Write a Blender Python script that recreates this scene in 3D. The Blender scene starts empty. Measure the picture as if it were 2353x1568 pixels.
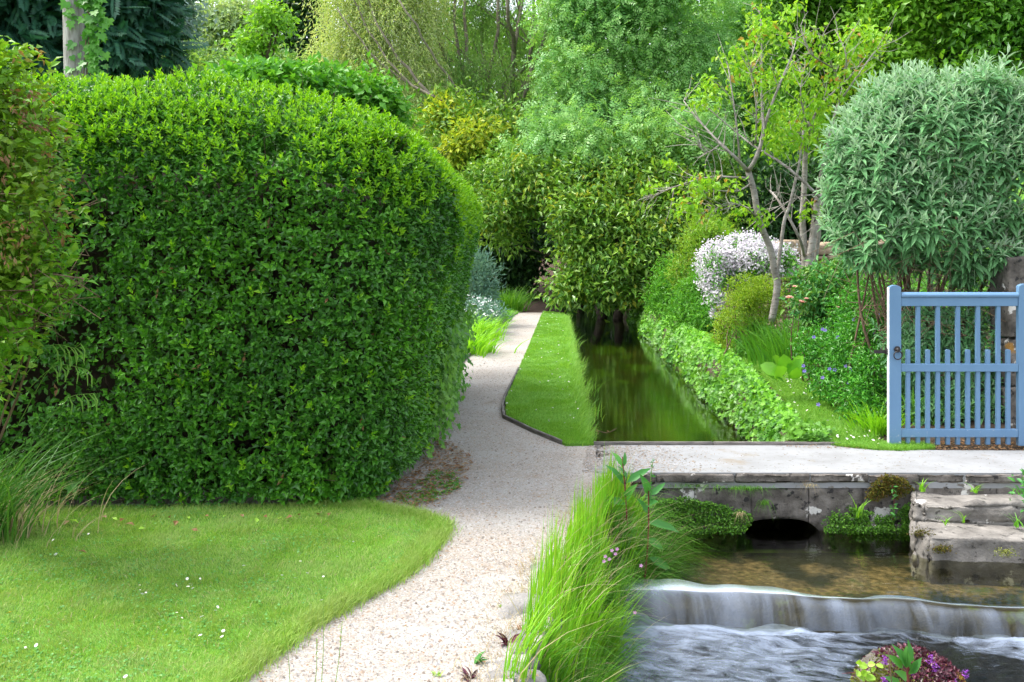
import bpy, math, random
import numpy as np
from mathutils import Vector, Matrix

S = bpy.context.scene
COL = S.collection
RNG = np.random.default_rng(7)
random.seed(7)
R = math.radians

# ------------------------------------------------------------------ camera, sky, sun, exposure
FOC, CX, HY, EYE = 2288.0, 1176.5, 550.0, 1.67      # metres per measured unit of the photograph at unit distance
cam = bpy.data.cameras.new('camera')
cam.sensor_width = 36.0
cam.lens = 35.0
cam.shift_y = -0.0994
cam.clip_end = 2000
camera = bpy.data.objects.new('camera', cam)
camera.location = (0, 0, EYE)
camera.rotation_euler = (R(90), 0, 0)
COL.objects.link(camera)
S.camera = camera

SUN_DIR = Vector((-0.50, 0.06, 0.86)).normalized()   # towards the sun
elev = math.asin(SUN_DIR.z)
azim = math.atan2(SUN_DIR.x, SUN_DIR.y)
world = bpy.data.worlds.new('World')
S.world = world
world.use_nodes = True
wn = world.node_tree
wn.nodes.clear()
w_out = wn.nodes.new('ShaderNodeOutputWorld')
w_bg = wn.nodes.new('ShaderNodeBackground')
w_sky = wn.nodes.new('ShaderNodeTexSky')
w_sky.sky_type = 'NISHITA'
w_sky.sun_disc = False
w_sky.sun_elevation = elev
w_sky.sun_rotation = azim
w_sky.dust_density = 3.0
w_sky.air_density = 1.0
w_hs = wn.nodes.new('ShaderNodeHueSaturation')
w_hs.inputs['Saturation'].default_value = 0.42
w_bg.inputs['Strength'].default_value = 0.15
wn.links.new(w_sky.outputs[0], w_hs.inputs['Color'])
wn.links.new(w_hs.outputs[0], w_bg.inputs['Color'])
wn.links.new(w_bg.outputs[0], w_out.inputs['Surface'])

sl = bpy.data.lights.new('sun', 'SUN')
sl.energy = 1.05
sl.angle = R(20)
sl.color = (1.0, 0.96, 0.88)
sun = bpy.data.objects.new('sun', sl)
sun.rotation_euler = SUN_DIR.to_track_quat('Z', 'Y').to_euler()
COL.objects.link(sun)

S.view_settings.view_transform = 'Standard'
S.view_settings.look = 'None'
S.view_settings.exposure = 1.92
S.view_settings.gamma = 1.0
S.view_settings.use_curve_mapping = False
S.render.engine = 'CYCLES'
S.cycles.max_bounces = 8
S.cycles.diffuse_bounces = 3
S.cycles.glossy_bounces = 3
S.cycles.transmission_bounces = 4
S.cycles.transparent_max_bounces = 12
S.cycles.caustics_reflective = False
S.cycles.caustics_refractive = False
S.cycles.sample_clamp_indirect = 4.0


# ------------------------------------------------------------------ small maths
def G(x, y, z=0.0):
    """point on level z seen at measured position x, y of the photograph"""
    d = FOC * (EYE - z) / (y - HY)
    return np.array(((x - CX) / FOC * d, d, z))


def P(x, y, d):
    return np.array(((x - CX) / FOC * d, d, EYE - (y - HY) / FOC * d))


def nz(v):
    return v / np.maximum(np.linalg.norm(v, axis=-1, keepdims=True), 1e-9)


def rv(n):
    return nz(RNG.normal(size=(n, 3)))


def sstep(a, b, x):
    t = np.clip((x - a) / (b - a), 0, 1)
    return t * t * (3 - 2 * t)


def vnoise(p, seed=0):
    p = np.asarray(p, float)
    i = np.floor(p)
    f = p - i
    f = f * f * (3 - 2 * f)
    out = np.zeros(len(p))
    for dx in (0, 1):
        for dy in (0, 1):
            for dz in (0, 1):
                q = i + (dx, dy, dz)
                h = np.sin(q[:, 0] * 127.1 + q[:, 1] * 311.7 + q[:, 2] * 74.7 + seed * 13.37) * 43758.5453
                h = h - np.floor(h)
                w = (f[:, 0] if dx else 1 - f[:, 0]) * (f[:, 1] if dy else 1 - f[:, 1]) * (f[:, 2] if dz else 1 - f[:, 2])
                out += w * h
    return out


def fbm(p, seed=0, octv=3):
    p = np.asarray(p, float)
    s, a, t = np.zeros(len(p)), 1.0, 0.0
    for k in range(octv):
        s += a * vnoise(p * 2 ** k, seed + k)
        t += a
        a *= 0.5
    return s / t


# ------------------------------------------------------------------ objects
ORG = {}


def finish(o, parent, origin):
    COL.objects.link(o)
    if parent is not None:
        o.parent = parent
    ORG[o.name] = np.array(origin, float)
    return o


def tag(o, label=None, cat=None, group=None, kind=None):
    if label: o['label'] = label
    if cat: o['category'] = cat
    if group: o['group'] = group
    if kind: o['kind'] = kind
    return o


def thing(name, loc, label, cat, group=None):
    o = bpy.data.objects.new(name, None)
    o.empty_display_size = 0.1
    o.location = loc
    finish(o, None, loc)
    return tag(o, label, cat, group)


def make_mesh(name, V, T, mats, smooth=False, mi=None, uv=None):
    V = np.ascontiguousarray(V, dtype=np.float32)
    T = np.ascontiguousarray(T, dtype=np.int32)
    me = bpy.data.meshes.new(name)
    k = T.shape[1]
    me.vertices.add(len(V))
    me.vertices.foreach_set('co', V.ravel())
    me.loops.add(T.size)
    me.loops.foreach_set('vertex_index', T.ravel())
    me.polygons.add(len(T))
    me.polygons.foreach_set('loop_start', np.arange(0, T.size, k, dtype=np.int32))
    me.polygons.foreach_set('loop_total', np.full(len(T), k, dtype=np.int32))
    if mi is not None:
        me.polygons.foreach_set('material_index', np.ascontiguousarray(mi, dtype=np.int32))
    me.polygons.foreach_set('use_smooth', np.full(len(T), smooth, dtype=bool))
    if uv is not None:
        lay = me.uv_layers.new(name='UVMap')
        lay.data.foreach_set('uv', np.ascontiguousarray(uv[T.ravel()], dtype=np.float32).ravel())
    me.update(calc_edges=True)
    for m in (mats if isinstance(mats, (list, tuple)) else [mats]):
        me.materials.append(m)
    return me


def obj(name, V, T, mats, parent=None, smooth=False, mi=None, uv=None, kind=None):
    """one mesh object from world coordinates"""
    V = np.asarray(V, float)
    org = ORG[parent.name] if parent is not None else np.zeros(3)
    me = make_mesh(name, V - org, T, mats, smooth, mi, uv)
    o = bpy.data.objects.new(name, me)
    finish(o, parent, org)
    if kind: o['kind'] = kind
    return o


class MB:
    """collects triangles"""
    def __init__(self):
        self.v, self.t, self.n = [], [], 0

    def add(self, V, T):
        V = np.asarray(V, float)
        T = np.asarray(T, int)
        if T.shape[1] == 4:
            T = np.concatenate((T[:, (0, 1, 2)], T[:, (0, 2, 3)]))
        self.v.append(V)
        self.t.append(T + self.n)
        self.n += len(V)
        return self

    def tube(self, pts, rad, sides=7, cap=True):
        pts = np.asarray(pts, float)
        m = len(pts)
        rad = np.broadcast_to(np.asarray(rad, float), (m,)) if np.ndim(rad) else np.full(m, float(rad))
        tan = nz(np.gradient(pts, axis=0)) if m > 2 else nz(np.repeat((pts[-1] - pts[0])[None], m, 0))
        ref = np.array((0.3, 1.0, 0.1)) if abs(tan[0][1]) < 0.9 else np.array((1.0, 0, 0.1))
        a = nz(np.cross(tan, ref))
        b = np.cross(tan, a)
        ang = np.linspace(0, 2 * np.pi, sides, endpoint=False)
        V = pts[:, None] + rad[:, None, None] * (np.cos(ang)[None, :, None] * a[:, None] + np.sin(ang)[None, :, None] * b[:, None])
        V = V.reshape(-1, 3)
        T = []
        for i in range(m - 1):
            for j in range(sides):
                p, q = i * sides + j, i * sides + (j + 1) % sides
                T += [(p, q, q + sides), (p, q + sides, p + sides)]
        if cap:
            T += [(0, j + 1, j) for j in range(1, sides - 1)]
            o = (m - 1) * sides
            T += [(o, o + j, o + j + 1) for j in range(1, sides - 1)]
        return self.add(V, T)

    def box(self, lo, hi):
        (x0, y0, z0), (x1, y1, z1) = lo, hi
        V = [(x0, y0, z0), (x1, y0, z0), (x1, y1, z0), (x0, y1, z0), (x0, y0, z1), (x1, y0, z1), (x1, y1, z1), (x0, y1, z1)]
        return self.add(V, [(0, 3, 2, 1), (4, 5, 6, 7), (0, 1, 5, 4), (1, 2, 6, 5), (2, 3, 7, 6), (3, 0, 4, 7)])

    def build(self, name, mats, parent=None, smooth=False, kind=None):
        return obj(name, np.concatenate(self.v), np.concatenate(self.t), mats, parent, smooth, kind=kind)


def spline(pts, n):
    """smooth resampling of a polyline"""
    pts = np.asarray(pts, float)
    m = len(pts)
    t = np.linspace(0, m - 1, n)
    out = []
    for u in t:
        i = min(int(u), m - 2)
        f = u - i
        p0, p1, p2, p3 = pts[max(i - 1, 0)], pts[i], pts[i + 1], pts[min(i + 2, m - 1)]
        out.append(0.5 * ((2 * p1) + (p2 - p0) * f + (2 * p0 - 5 * p1 + 4 * p2 - p3) * f * f + (3 * p1 - p0 - 3 * p2 + p3) * f ** 3))
    return np.array(out)


def bevel_obj(name, V, F, mats, parent, bev=0.012, segs=2, jitter=0.0, cuts=0, seed=0, smooth=True):
    """a solid with worn edges: bevelled, cut finer and roughened"""
    import bmesh
    org = ORG[parent.name] if parent is not None else np.zeros(3)
    bm = bmesh.new()
    vs = [bm.verts.new(Vector(v) - Vector(org)) for v in V]
    for f in F:
        bm.faces.new([vs[i] for i in f])
    bmesh.ops.recalc_face_normals(bm, faces=bm.faces)
    if cuts:
        bmesh.ops.subdivide_edges(bm, edges=[e for e in bm.edges if e.calc_length() > 0.06], cuts=cuts, use_grid_fill=True)
    if bev:
        sharp = [e for e in bm.edges if len(e.link_faces) == 2 and e.calc_face_angle(0) > 0.5]
        bmesh.ops.bevel(bm, geom=sharp, offset=bev, segments=segs, affect='EDGES', profile=0.6)
    if jitter:
        bm.normal_update()
        co = np.array([v.co[:] for v in bm.verts]) + org
        d = (fbm(co * 9, seed) - 0.5) * 2 * jitter + (fbm(co * 30, seed + 5, 2) - 0.5) * jitter
        for v, k in zip(bm.verts, d):
            v.co += v.normal * k
    me = bpy.data.meshes.new(name)
    bm.to_mesh(me)
    bm.free()
    if smooth:
        me.polygons.foreach_set('use_smooth', np.ones(len(me.polygons), bool))
    for m in (mats if isinstance(mats, (list, tuple)) else [mats]):
        me.materials.append(m)
    o = bpy.data.objects.new(name, me)
    return finish(o, parent, org)


BOXF = [(0, 3, 2, 1), (4, 5, 6, 7), (0, 1, 5, 4), (1, 2, 6, 5), (2, 3, 7, 6), (3, 0, 4, 7)]


def boxv(lo, hi):
    (x0, y0, z0), (x1, y1, z1) = lo, hi
    return [(x0, y0, z0), (x1, y0, z0), (x1, y1, z0), (x0, y1, z0), (x0, y0, z1), (x1, y0, z1), (x1, y1, z1), (x0, y1, z1)]


# ------------------------------------------------------------------ leaves and blades
T_LEAF = (np.array([(0, 0, 0), (-.5, .45, .14), (.5, .45, .14), (0, .5, 0), (0, 1, -.10)], float),
          np.array([(0, 2, 3), (0, 3, 1), (3, 2, 4), (1, 3, 4)]))
T_LEAF4 = (np.array([(0, 0, 0), (-.5, .45, .08), (.5, .45, .08), (0, 1, -.05)], float), np.array([(0, 2, 3), (0, 3, 1)]))
T_LANCE = (np.array([(0, 0, 0), (-.5, .3, .08), (.5, .3, .08), (-.38, .68, .0), (.38, .68, .0), (0, 1, -.22), (0, .3, .0), (0, .68, -.06)], float),
           np.array([(0, 2, 6), (0, 6, 1), (6, 2, 4), (6, 4, 7), (1, 6, 7), (1, 7, 3), (7, 4, 5), (3, 7, 5)]))
T_OVAL = (np.array([(0, 0, 0), (-.38, .2, .08), (.38, .2, .08), (-.5, .5, .12), (.5, .5, .12), (-.34, .82, .06), (.34, .82, .06), (0, 1, -.06),
                    (0, .2, 0), (0, .5, .02), (0, .82, -.01)], float),
          np.array([(0, 2, 8), (0, 8, 1), (8, 2, 4), (8, 4, 9), (1, 8, 9), (1, 9, 3), (9, 4, 6), (9, 6, 10), (3, 9, 10), (3, 10, 5), (10, 6, 7), (5, 10, 7)]))


def _ivy():
    o = [(0, 0.06), (.30, -.06), (.5, .22), (.30, .38), (.46, .66), (.18, .62), (0, 1.0), (-.18, .62), (-.46, .66), (-.30, .38), (-.5, .22), (-.30, -.06)]
    V = [(0, .36, 0.0)] + [(x, y, .10 * abs(x) - .12 * max(0, y - .5)) for x, y in o]
    T = [(0, 1 + (i + 1) % 12, 1 + i) for i in range(12)]
    return np.array(V, float), np.array(T)[:, ::-1]


T_IVY = _ivy()


def _pinnate(pairs, wl, droop=.25, term=True):
    V, T = [], []
    def leaf(bx, by, ang, ln, w):
        c, s = math.cos(ang), math.sin(ang)
        i = len(V)
        for (x, y) in ((0, 0), (-w, .45 * ln), (w, .45 * ln), (0, ln)):
            X, Y = x * c + y * s + bx, -x * s + y * c + by
            V.append((X, Y, -droop * Y * Y - .25 * abs(X)))
        T.extend([(i, i + 2, i + 3), (i, i + 3, i + 1)])
    for k in range(pairs):
        y = .15 + .72 * k / max(pairs - 1, 1)
        ln = wl * (1 - .35 * abs(k / max(pairs - 1, 1) - .4))
        for s in (-1, 1):
            leaf(0, y, s * 1.0, ln, ln * .2)
    if term: leaf(0, .82, 0, .3, .07)
    return np.array(V), np.array(T)


T_ASH = _pinnate(4, .36)
T_FROND = _pinnate(9, .26, .15)


def leaf_arrays(tpl, pos, d, nr, size, width):
    tv, tt = tpl
    n = len(pos)
    d = nz(d)
    side = nz(np.cross(d, nr))
    nn = np.cross(side, d)
    size = np.broadcast_to(np.asarray(size, float), (n,))
    width = np.broadcast_to(np.asarray(width, float), (n,))
    V = (pos[:, None] + side[:, None] * (tv[None, :, 0:1] * (size * width)[:, None, None])
         + d[:, None] * (tv[None, :, 1:2] * size[:, None, None]) + nn[:, None] * (tv[None, :, 2:3] * size[:, None, None]))
    T = tt[None] + (np.arange(n) * len(tv))[:, None, None]
    return V.reshape(-1, 3), T.reshape(-1, 3)


def leaves(name, tpl, pos, d, nr, size, width, mat, parent, singles=0, single_name='leaf', kind='stuff'):
    """one foliage part; the SINGLES leaves that show largest become parts of their own"""
    n = len(pos)
    size = np.broadcast_to(np.asarray(size, float), (n,)).copy()
    width = np.broadcast_to(np.asarray(width, float), (n,)).copy()
    if singles:
        dist = np.linalg.norm(pos - np.array((0, 0, EYE)), axis=1)
        face = np.abs(np.sum(nz(nr) * nz(np.array((0, 0, EYE)) - pos), axis=1))
        order = np.argsort(-(size * width * (face + .2) / dist ** 3))
        pool = order[: singles * 4]
        pick = RNG.permutation(pool)[:singles]
        keep = np.ones(n, bool)
        keep[pick] = False
        me = None
        dd = nz(d[pick]); sd = nz(np.cross(dd, nr[pick])); nn = np.cross(sd, dd)
        org = ORG[parent.name]
        proto = {}
        for i, k in enumerate(pick):
            wq = round(float(width[k]) * 8) / 8
            if wq not in proto:
                V = tpl[0] * np.array((wq, 1, 1))
                proto[wq] = make_mesh(single_name, V, tpl[1], mat)
            o = bpy.data.objects.new(single_name, proto[wq])
            M = Matrix.Identity(4)
            p = pos[k] - org
            for r in range(3):
                M[r][0], M[r][1], M[r][2], M[r][3] = sd[i, r] * size[k], dd[i, r] * size[k], nn[i, r] * size[k], p[r]
            o.matrix_basis = M
            finish(o, parent, org)
        pos, d, nr, size, width = pos[keep], d[keep], nr[keep], size[keep], width[keep]
    V, T = leaf_arrays(tpl, pos, d, nr, size, width)
    return obj(name, V, T, mat, parent, kind=kind)


def blade_arrays(root, h, lean, bend, width, segs=2, droop=0.0, up=None):
    """root (n,3), h (n,), lean (n,2) horizontal direction of the fall, bend (n,) how far the tip falls over"""
    n = len(root)
    h = np.broadcast_to(h, (n,)); bend = np.broadcast_to(bend, (n,)); width = np.broadcast_to(width, (n,))
    t = np.linspace(0, 1, segs + 1)
    L = np.concatenate((lean, np.zeros((n, 1))), 1)
    up0 = np.array((0, 0, 1.0))
    curve = (root[:, None] + L[:, None] * (h * bend)[:, None, None] * (t[None, :, None] ** 1.7)
             + up0 * (h[:, None] * (t[None] - (0.42 * bend + droop)[:, None] * t[None] ** 2.4))[:, :, None])
    yaw = RNG.uniform(0, 2 * np.pi, n)
    sd = np.stack((np.cos(yaw), np.sin(yaw), np.zeros(n)), 1)
    sd = nz(sd * .6 + np.stack((np.ones(n), np.zeros(n), np.zeros(n)), 1) * .7)
    w = (width[:, None] * (1 - t[None] ** 1.6) * .5)[:, :, None]
    Lf = curve[:, :-1] - sd[:, None] * w[:, :-1]
    Rt = curve[:, :-1] + sd[:, None] * w[:, :-1]
    V = np.concatenate((Lf, Rt, curve[:, -1:]), 1)
    k = 2 * segs + 1
    T = []
    for i in range(segs - 1):
        T += [(i, segs + i, segs + i + 1), (i, segs + i + 1, i + 1)]
    T += [(segs - 1, 2 * segs - 1, 2 * segs)]
    T = np.array(T)[None] + (np.arange(n) * k)[:, None, None]
    return V.reshape(-1, 3), T.reshape(-1, 3)


def blades(name, root, h, lean, bend, width, mat, parent=None, segs=2, droop=0.0, kind='stuff'):
    n = len(root)
    V, T = blade_arrays(root, h, lean, bend, width, segs, np.broadcast_to(np.asarray(droop, float), (n,)))
    return obj(name, V, T, mat, parent, kind=kind)


def circ(n):
    a = RNG.uniform(0, 2 * np.pi, n)
    return np.stack((np.cos(a), np.sin(a)), 1)


def in_poly(pts, poly):
    x, y = pts[:, 0], pts[:, 1]
    c = np.zeros(len(pts), bool)
    m = len(poly)
    for i in range(m):
        x1, y1 = poly[i][:2]
        x2, y2 = poly[(i + 1) % m][:2]
        hit = ((y1 > y) != (y2 > y)) & (x < (x2 - x1) * (y - y1) / (y2 - y1 + 1e-12) + x1)
        c ^= hit
    return c


def scatter(poly, n, bias=None):
    poly = np.array([q[:2] for q in poly], float)
    lo, hi = poly.min(0), poly.max(0)
    out = []
    got = 0
    while got < n:
        p = RNG.uniform(lo, hi, (n * 2, 2))
        p = p[in_poly(p, poly)]
        if bias is not None:
            p = p[RNG.random(len(p)) < bias(p)]
        out.append(p)
        got += len(p)
    return np.concatenate(out)[:n]


def sheet(name, poly, z, mat, depth=0.0, parent=None, wob=0.0, rnd=None):
    """a flat polygon with a skirt hanging DEPTH below its edge"""
    import bmesh
    bm = bmesh.new()
    poly = [p[:2] for p in poly]
    dense = []
    for i, a in enumerate(poly):
        b = poly[(i + 1) % len(poly)]
        L = math.hypot(b[0] - a[0], b[1] - a[1])
        k = max(1, min(60, int(L / 0.06))) if wob else 1
        for j in range(k):
            f = j / k
            dense.append((a[0] + (b[0] - a[0]) * f, a[1] + (b[1] - a[1]) * f))
    if wob:
        d = np.array([(x, y, 0) for x, y in dense])
        w = np.stack((fbm(d * 5, 3) - .5, fbm(d * 5 + 40, 4) - .5), 1) * 2 * wob
        dense = [(x + w[i, 0], y + w[i, 1]) for i, (x, y) in enumerate(dense)]
    og = ORG[parent.name] if parent is not None else np.zeros(3)
    dense = [(x - og[0], y - og[1]) for x, y in dense]
    z = z - og[2]
    top = [bm.verts.new((x, y, z)) for x, y in dense]
    f = bm.faces.new(top)
    if depth:
        low = [bm.verts.new((x, y, z - depth)) for x, y in dense]
        n = len(top)
        for i in range(n):
            bm.faces.new((top[i], top[(i + 1) % n], low[(i + 1) % n], low[i]))
    bmesh.ops.triangulate(bm, faces=[f])
    bmesh.ops.recalc_face_normals(bm, faces=bm.faces)
    me = bpy.data.meshes.new(name)
    bm.to_mesh(me); bm.free()
    me.materials.append(mat)
    o = bpy.data.objects.new(name, me)
    finish(o, parent, og)
    return o


# ------------------------------------------------------------------ materials
def new_mat(name):
    m = bpy.data.materials.new(name)
    m.use_nodes = True
    nt = m.node_tree
    nt.nodes.clear()
    return m, nt, nt.nodes.new('ShaderNodeOutputMaterial')


def ramp(nt, stops, mode='LINEAR'):
    r = nt.nodes.new('ShaderNodeValToRGB')
    cr = r.color_ramp
    cr.interpolation = mode
    while len(cr.elements) < len(stops):
        cr.elements.new(0.5)
    for e, (p, c) in zip(cr.elements, stops):
        e.position = p
        e.color = (*c, 1) if len(c) == 3 else c
    return r


def noise(nt, scale, detail=4, rough=.55, vec=None, dist=0.0):
    n = nt.nodes.new('ShaderNodeTexNoise')
    n.inputs['Scale'].default_value = scale
    n.inputs['Detail'].default_value = detail
    n.inputs['Roughness'].default_value = rough
    n.inputs['Distortion'].default_value = dist
    if vec is not None:
        nt.links.new(vec, n.inputs['Vector'])
    return n


def world_pos(nt, scale=(1, 1, 1)):
    g = nt.nodes.new('ShaderNodeNewGeometry')
    m = nt.nodes.new('ShaderNodeMapping')
    m.inputs['Scale'].default_value = scale
    nt.links.new(g.outputs['Position'], m.inputs['Vector'])
    return m.outputs[0]


def mixc(nt, fac, a, b, mode='MIX'):
    m = nt.nodes.new('ShaderNodeMix')
    m.data_type = 'RGBA'
    m.blend_type = mode
    for sock, v in ((0, fac), (6, a), (7, b)):
        if hasattr(v, 'is_output'):
            nt.links.new(v, m.inputs[sock])
        elif sock == 0:
            m.inputs[0].default_value = v
        else:
            m.inputs[sock].default_value = (*v, 1)
    return m.outputs[2]


def math_(nt, op, a, b=0.0, clamp=False):
    m = nt.nodes.new('ShaderNodeMath')
    m.operation = op
    m.use_clamp = clamp
    for i, v in enumerate((a, b)):
        if hasattr(v, 'is_output'):
            nt.links.new(v, m.inputs[i])
        else:
            m.inputs[i].default_value = v
    return m.outputs[0]


def leaf_mat(name, cols, back=None, rough=.42, spec=.35, trans=.32, tint=(1.25, 1.15, .55), patch=None, patch_scale=2.0, patch_amt=.5):
    """foliage: each leaf its own shade of COLS; PATCH colours grow in clumps"""
    m, nt, out = new_mat(name)
    g = nt.nodes.new('ShaderNodeNewGeometry')
    oi = nt.nodes.new('ShaderNodeObjectInfo')
    s = math_(nt, 'FRACT', math_(nt, 'ADD', g.outputs['Random Per Island'], oi.outputs['Random']))
    k = len(cols)
    rp = ramp(nt, [(i / max(k - 1, 1), c) for i, c in enumerate(cols)])
    nt.links.new(s, rp.inputs[0])
    col = rp.outputs[0]
    if patch is not None:
        nz_ = noise(nt, patch_scale, 2, .5, world_pos(nt))
        f = ramp(nt, [(.5 - .12, (0, 0, 0)), (.5 + .16, (1, 1, 1))])
        nt.links.new(nz_.outputs[0], f.inputs[0])
        col = mixc(nt, math_(nt, 'MULTIPLY', f.outputs[0], patch_amt), col, patch)
    base = col
    if back is not None:
        base = mixc(nt, g.outputs['Backfacing'], col, back)
    p = nt.nodes.new('ShaderNodeBsdfPrincipled')
    p.inputs['Roughness'].default_value = rough
    p.inputs['Specular IOR Level'].default_value = spec
    nt.links.new(base, p.inputs['Base Color'])
    t = nt.nodes.new('ShaderNodeBsdfTranslucent')
    tc = mixc(nt, 1.0, col, tint, 'MULTIPLY')
    nt.links.new(tc, t.inputs['Color'])
    mx = nt.nodes.new('ShaderNodeMixShader')
    mx.inputs[0].default_value = trans
    nt.links.new(p.outputs[0], mx.inputs[1])
    nt.links.new(t.outputs[0], mx.inputs[2])
    nt.links.new(mx.outputs[0], out.inputs['Surface'])
    return m


def surf_mat(name, stops, scale=6, detail=6, rough=.85, spots=(), bump=0.0, bump_scale=30, vec_scale=(1, 1, 1), spec=.25, bump_dist=.02):
    """mineral or wood: a noise ramp, then SPOTS (colour, scale, threshold, softness, seed offset)"""
    m, nt, out = new_mat(name)
    pos = world_pos(nt, vec_scale)
    n = noise(nt, scale, detail, .62, pos)
    rp = ramp(nt, stops)
    nt.links.new(n.outputs[0], rp.inputs[0])
    col = rp.outputs[0]
    for (c, sc, th, soft, off) in spots:
        mp = nt.nodes.new('ShaderNodeMapping')
        mp.inputs['Location'].default_value = (off, off * 1.7, off * .6)
        nt.links.new(pos, mp.inputs['Vector'])
        q = noise(nt, sc, 5, .6, mp.outputs[0])
        f = ramp(nt, [(th, (0, 0, 0)), (min(th + soft, 1), (1, 1, 1))])
        nt.links.new(q.outputs[0], f.inputs[0])
        col = mixc(nt, f.outputs[0], col, c)
    p = nt.nodes.new('ShaderNodeBsdfPrincipled')
    p.inputs['Roughness'].default_value = rough
    p.inputs['Specular IOR Level'].default_value = spec
    nt.links.new(col, p.inputs['Base Color'])
    if bump:
        b = noise(nt, bump_scale, 6, .65, pos)
        bp = nt.nodes.new('ShaderNodeBump')
        bp.inputs['Strength'].default_value = bump
        bp.inputs['Distance'].default_value = bump_dist
        nt.links.new(b.outputs[0], bp.inputs['Height'])
        nt.links.new(bp.outputs[0], p.inputs['Normal'])
    nt.links.new(p.outputs[0], out.inputs['Surface'])
    return m


M = {}
# leaves
M['hedge'] = leaf_mat('privet leaf', [(0.032, 0.113, 0.011), (0.055, 0.213, 0.012), (0.086, 0.299, 0.017), (0.138, 0.399, 0.020), (0.047, 0.175, 0.022)], rough=.36, spec=.5, trans=.28,
                      patch=(.030, .125, .024), patch_scale=1.1, patch_amt=.5)
M['hedge_new_lit'] = leaf_mat('young and sky lit privet leaf', [(0.107, 0.308, 0.012), (0.184, 0.431, 0.014), (0.269, 0.534, 0.020), (0.140, 0.369, 0.012)], rough=.38, spec=.4, trans=.4)  # sky light on the hedge top put into the young leaf colour
M['twig'] = surf_mat('twig bark', [(.3, (.018, .013, .008)), (.7, (.055, .038, .025))], 20)
M['dead_leaf'] = leaf_mat('withered leaf', [(.20, .09, .04), (.30, .17, .08), (.24, .13, .05), (.36, .26, .13)], trans=.25, tint=(1, .9, .7))
M['bush'] = leaf_mat('broad shrub leaf', [(0.083, 0.252, 0.013), (0.123, 0.359, 0.020), (0.165, 0.425, 0.022), (0.206, 0.371, 0.033)], trans=.35, patch=(.24, .24, .04), patch_scale=2.2, patch_amt=.4)
M['bush_red'] = leaf_mat('reddish shrub tip', [(.27, .19, .05), (.30, .17, .06), (.22, .28, .04)], trans=.35)
M['ivy'] = leaf_mat('ivy leaf', [(0.032, 0.144, 0.013), (0.072, 0.252, 0.018), (0.126, 0.342, 0.027), (0.045, 0.198, 0.018)], rough=.38, spec=.4, trans=.32, patch=(.20, .42, .04), patch_scale=1.6, patch_amt=.55)
M['ivy_trunk'] = leaf_mat('climbing ivy leaf', [(.05, .20, .02), (.09, .30, .03), (.13, .36, .04)], rough=.38, spec=.45, trans=.35)
M['ivy_bright'] = leaf_mat('young ivy leaf', [(.16, .44, .03), (.24, .54, .05), (.12, .38, .02)], trans=.38)
M['buddleia'] = leaf_mat('felted grey green leaf', [(0.094, 0.257, 0.095), (0.147, 0.347, 0.133), (0.200, 0.402, 0.181), (0.116, 0.302, 0.105)], back=(.34, .44, .34), rough=.6, spec=.2, trans=.26, tint=(1.1, 1.15, .7))
M['buddleia_tip'] = leaf_mat('silvery shoot leaf', [(0.272, 0.455, 0.249), (0.377, 0.538, 0.339), (0.231, 0.414, 0.200)], back=(.48, .58, .46), rough=.6, spec=.2, trans=.28, tint=(1.05, 1.1, .8))
M['cherry'] = leaf_mat('cherry leaf', [(0.210, 0.454, 0.022), (0.294, 0.540, 0.033), (0.147, 0.389, 0.022), (0.357, 0.518, 0.044)], trans=.45)
M['cherry_red'] = leaf_mat('bronze cherry leaf', [(.45, .24, .06), (.40, .30, .06), (.36, .20, .06)], trans=.4)
M['laurel'] = leaf_mat('laurel leaf', [(0.072, 0.208, 0.022), (0.129, 0.298, 0.033), (0.192, 0.373, 0.040), (0.273, 0.432, 0.055), (0.096, 0.254, 0.027)], rough=.34, spec=.5, trans=.28)
M['laurel_yellow'] = leaf_mat('yellowing laurel leaf', [(.28, .36, .03), (.36, .38, .03), (.22, .32, .03)], trans=.35)
M['yellow'] = leaf_mat('golden leaf', [(0.357, 0.462, 0.039), (0.425, 0.483, 0.039), (0.238, 0.420, 0.039)], trans=.4)
M['ash'] = leaf_mat('pale ash leaf', [(0.151, 0.363, 0.088), (0.242, 0.484, 0.125), (0.333, 0.556, 0.175), (0.197, 0.435, 0.088)], trans=.4, patch=(.10, .32, .10), patch_scale=.5)
M['willow'] = leaf_mat('willow leaf', [(0.309, 0.473, 0.129), (0.463, 0.584, 0.222), (0.588, 0.639, 0.333), (0.371, 0.528, 0.149)], trans=.42, back=(.42, .48, .28))
M['willow_green'] = leaf_mat('green willow leaf', [(.12, .27, .06), (.18, .34, .08), (.24, .36, .10)], trans=.4)
M['wood_leaf'] = leaf_mat('woodland leaf', [(.05, .18, .015), (.09, .26, .02), (.14, .34, .03), (.07, .22, .02)], trans=.38, patch=(.17, .36, .03), patch_scale=.45)
M['wood_dark'] = leaf_mat('dark and shaded woodland leaf', [(.014, .055, .014), (.025, .085, .02), (.04, .11, .02)], trans=.25)  # shade of the tunnel and wood gaps put into this leaf colour
M['wood_bright'] = leaf_mat('spring woodland leaf', [(.14, .34, .03), (.22, .45, .04), (.18, .40, .03)], trans=.42)
M['conifer'] = leaf_mat('cypress spray', [(0.014, 0.072, 0.042), (0.024, 0.102, 0.060), (0.036, 0.132, 0.060)], trans=.15, rough=.55)
M['hazed_far'] = leaf_mat('haze coloured far leaf', [(.30, .44, .20), (.38, .50, .28), (.26, .42, .14)], trans=.4)  # background haze and glow put into a pale leaf colour
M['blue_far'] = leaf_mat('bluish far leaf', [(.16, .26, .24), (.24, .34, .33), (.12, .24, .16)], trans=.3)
M['hazel'] = leaf_mat('hazel leaf', [(.06, .24, .02), (.11, .33, .03), (.15, .40, .03)], trans=.36)
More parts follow.
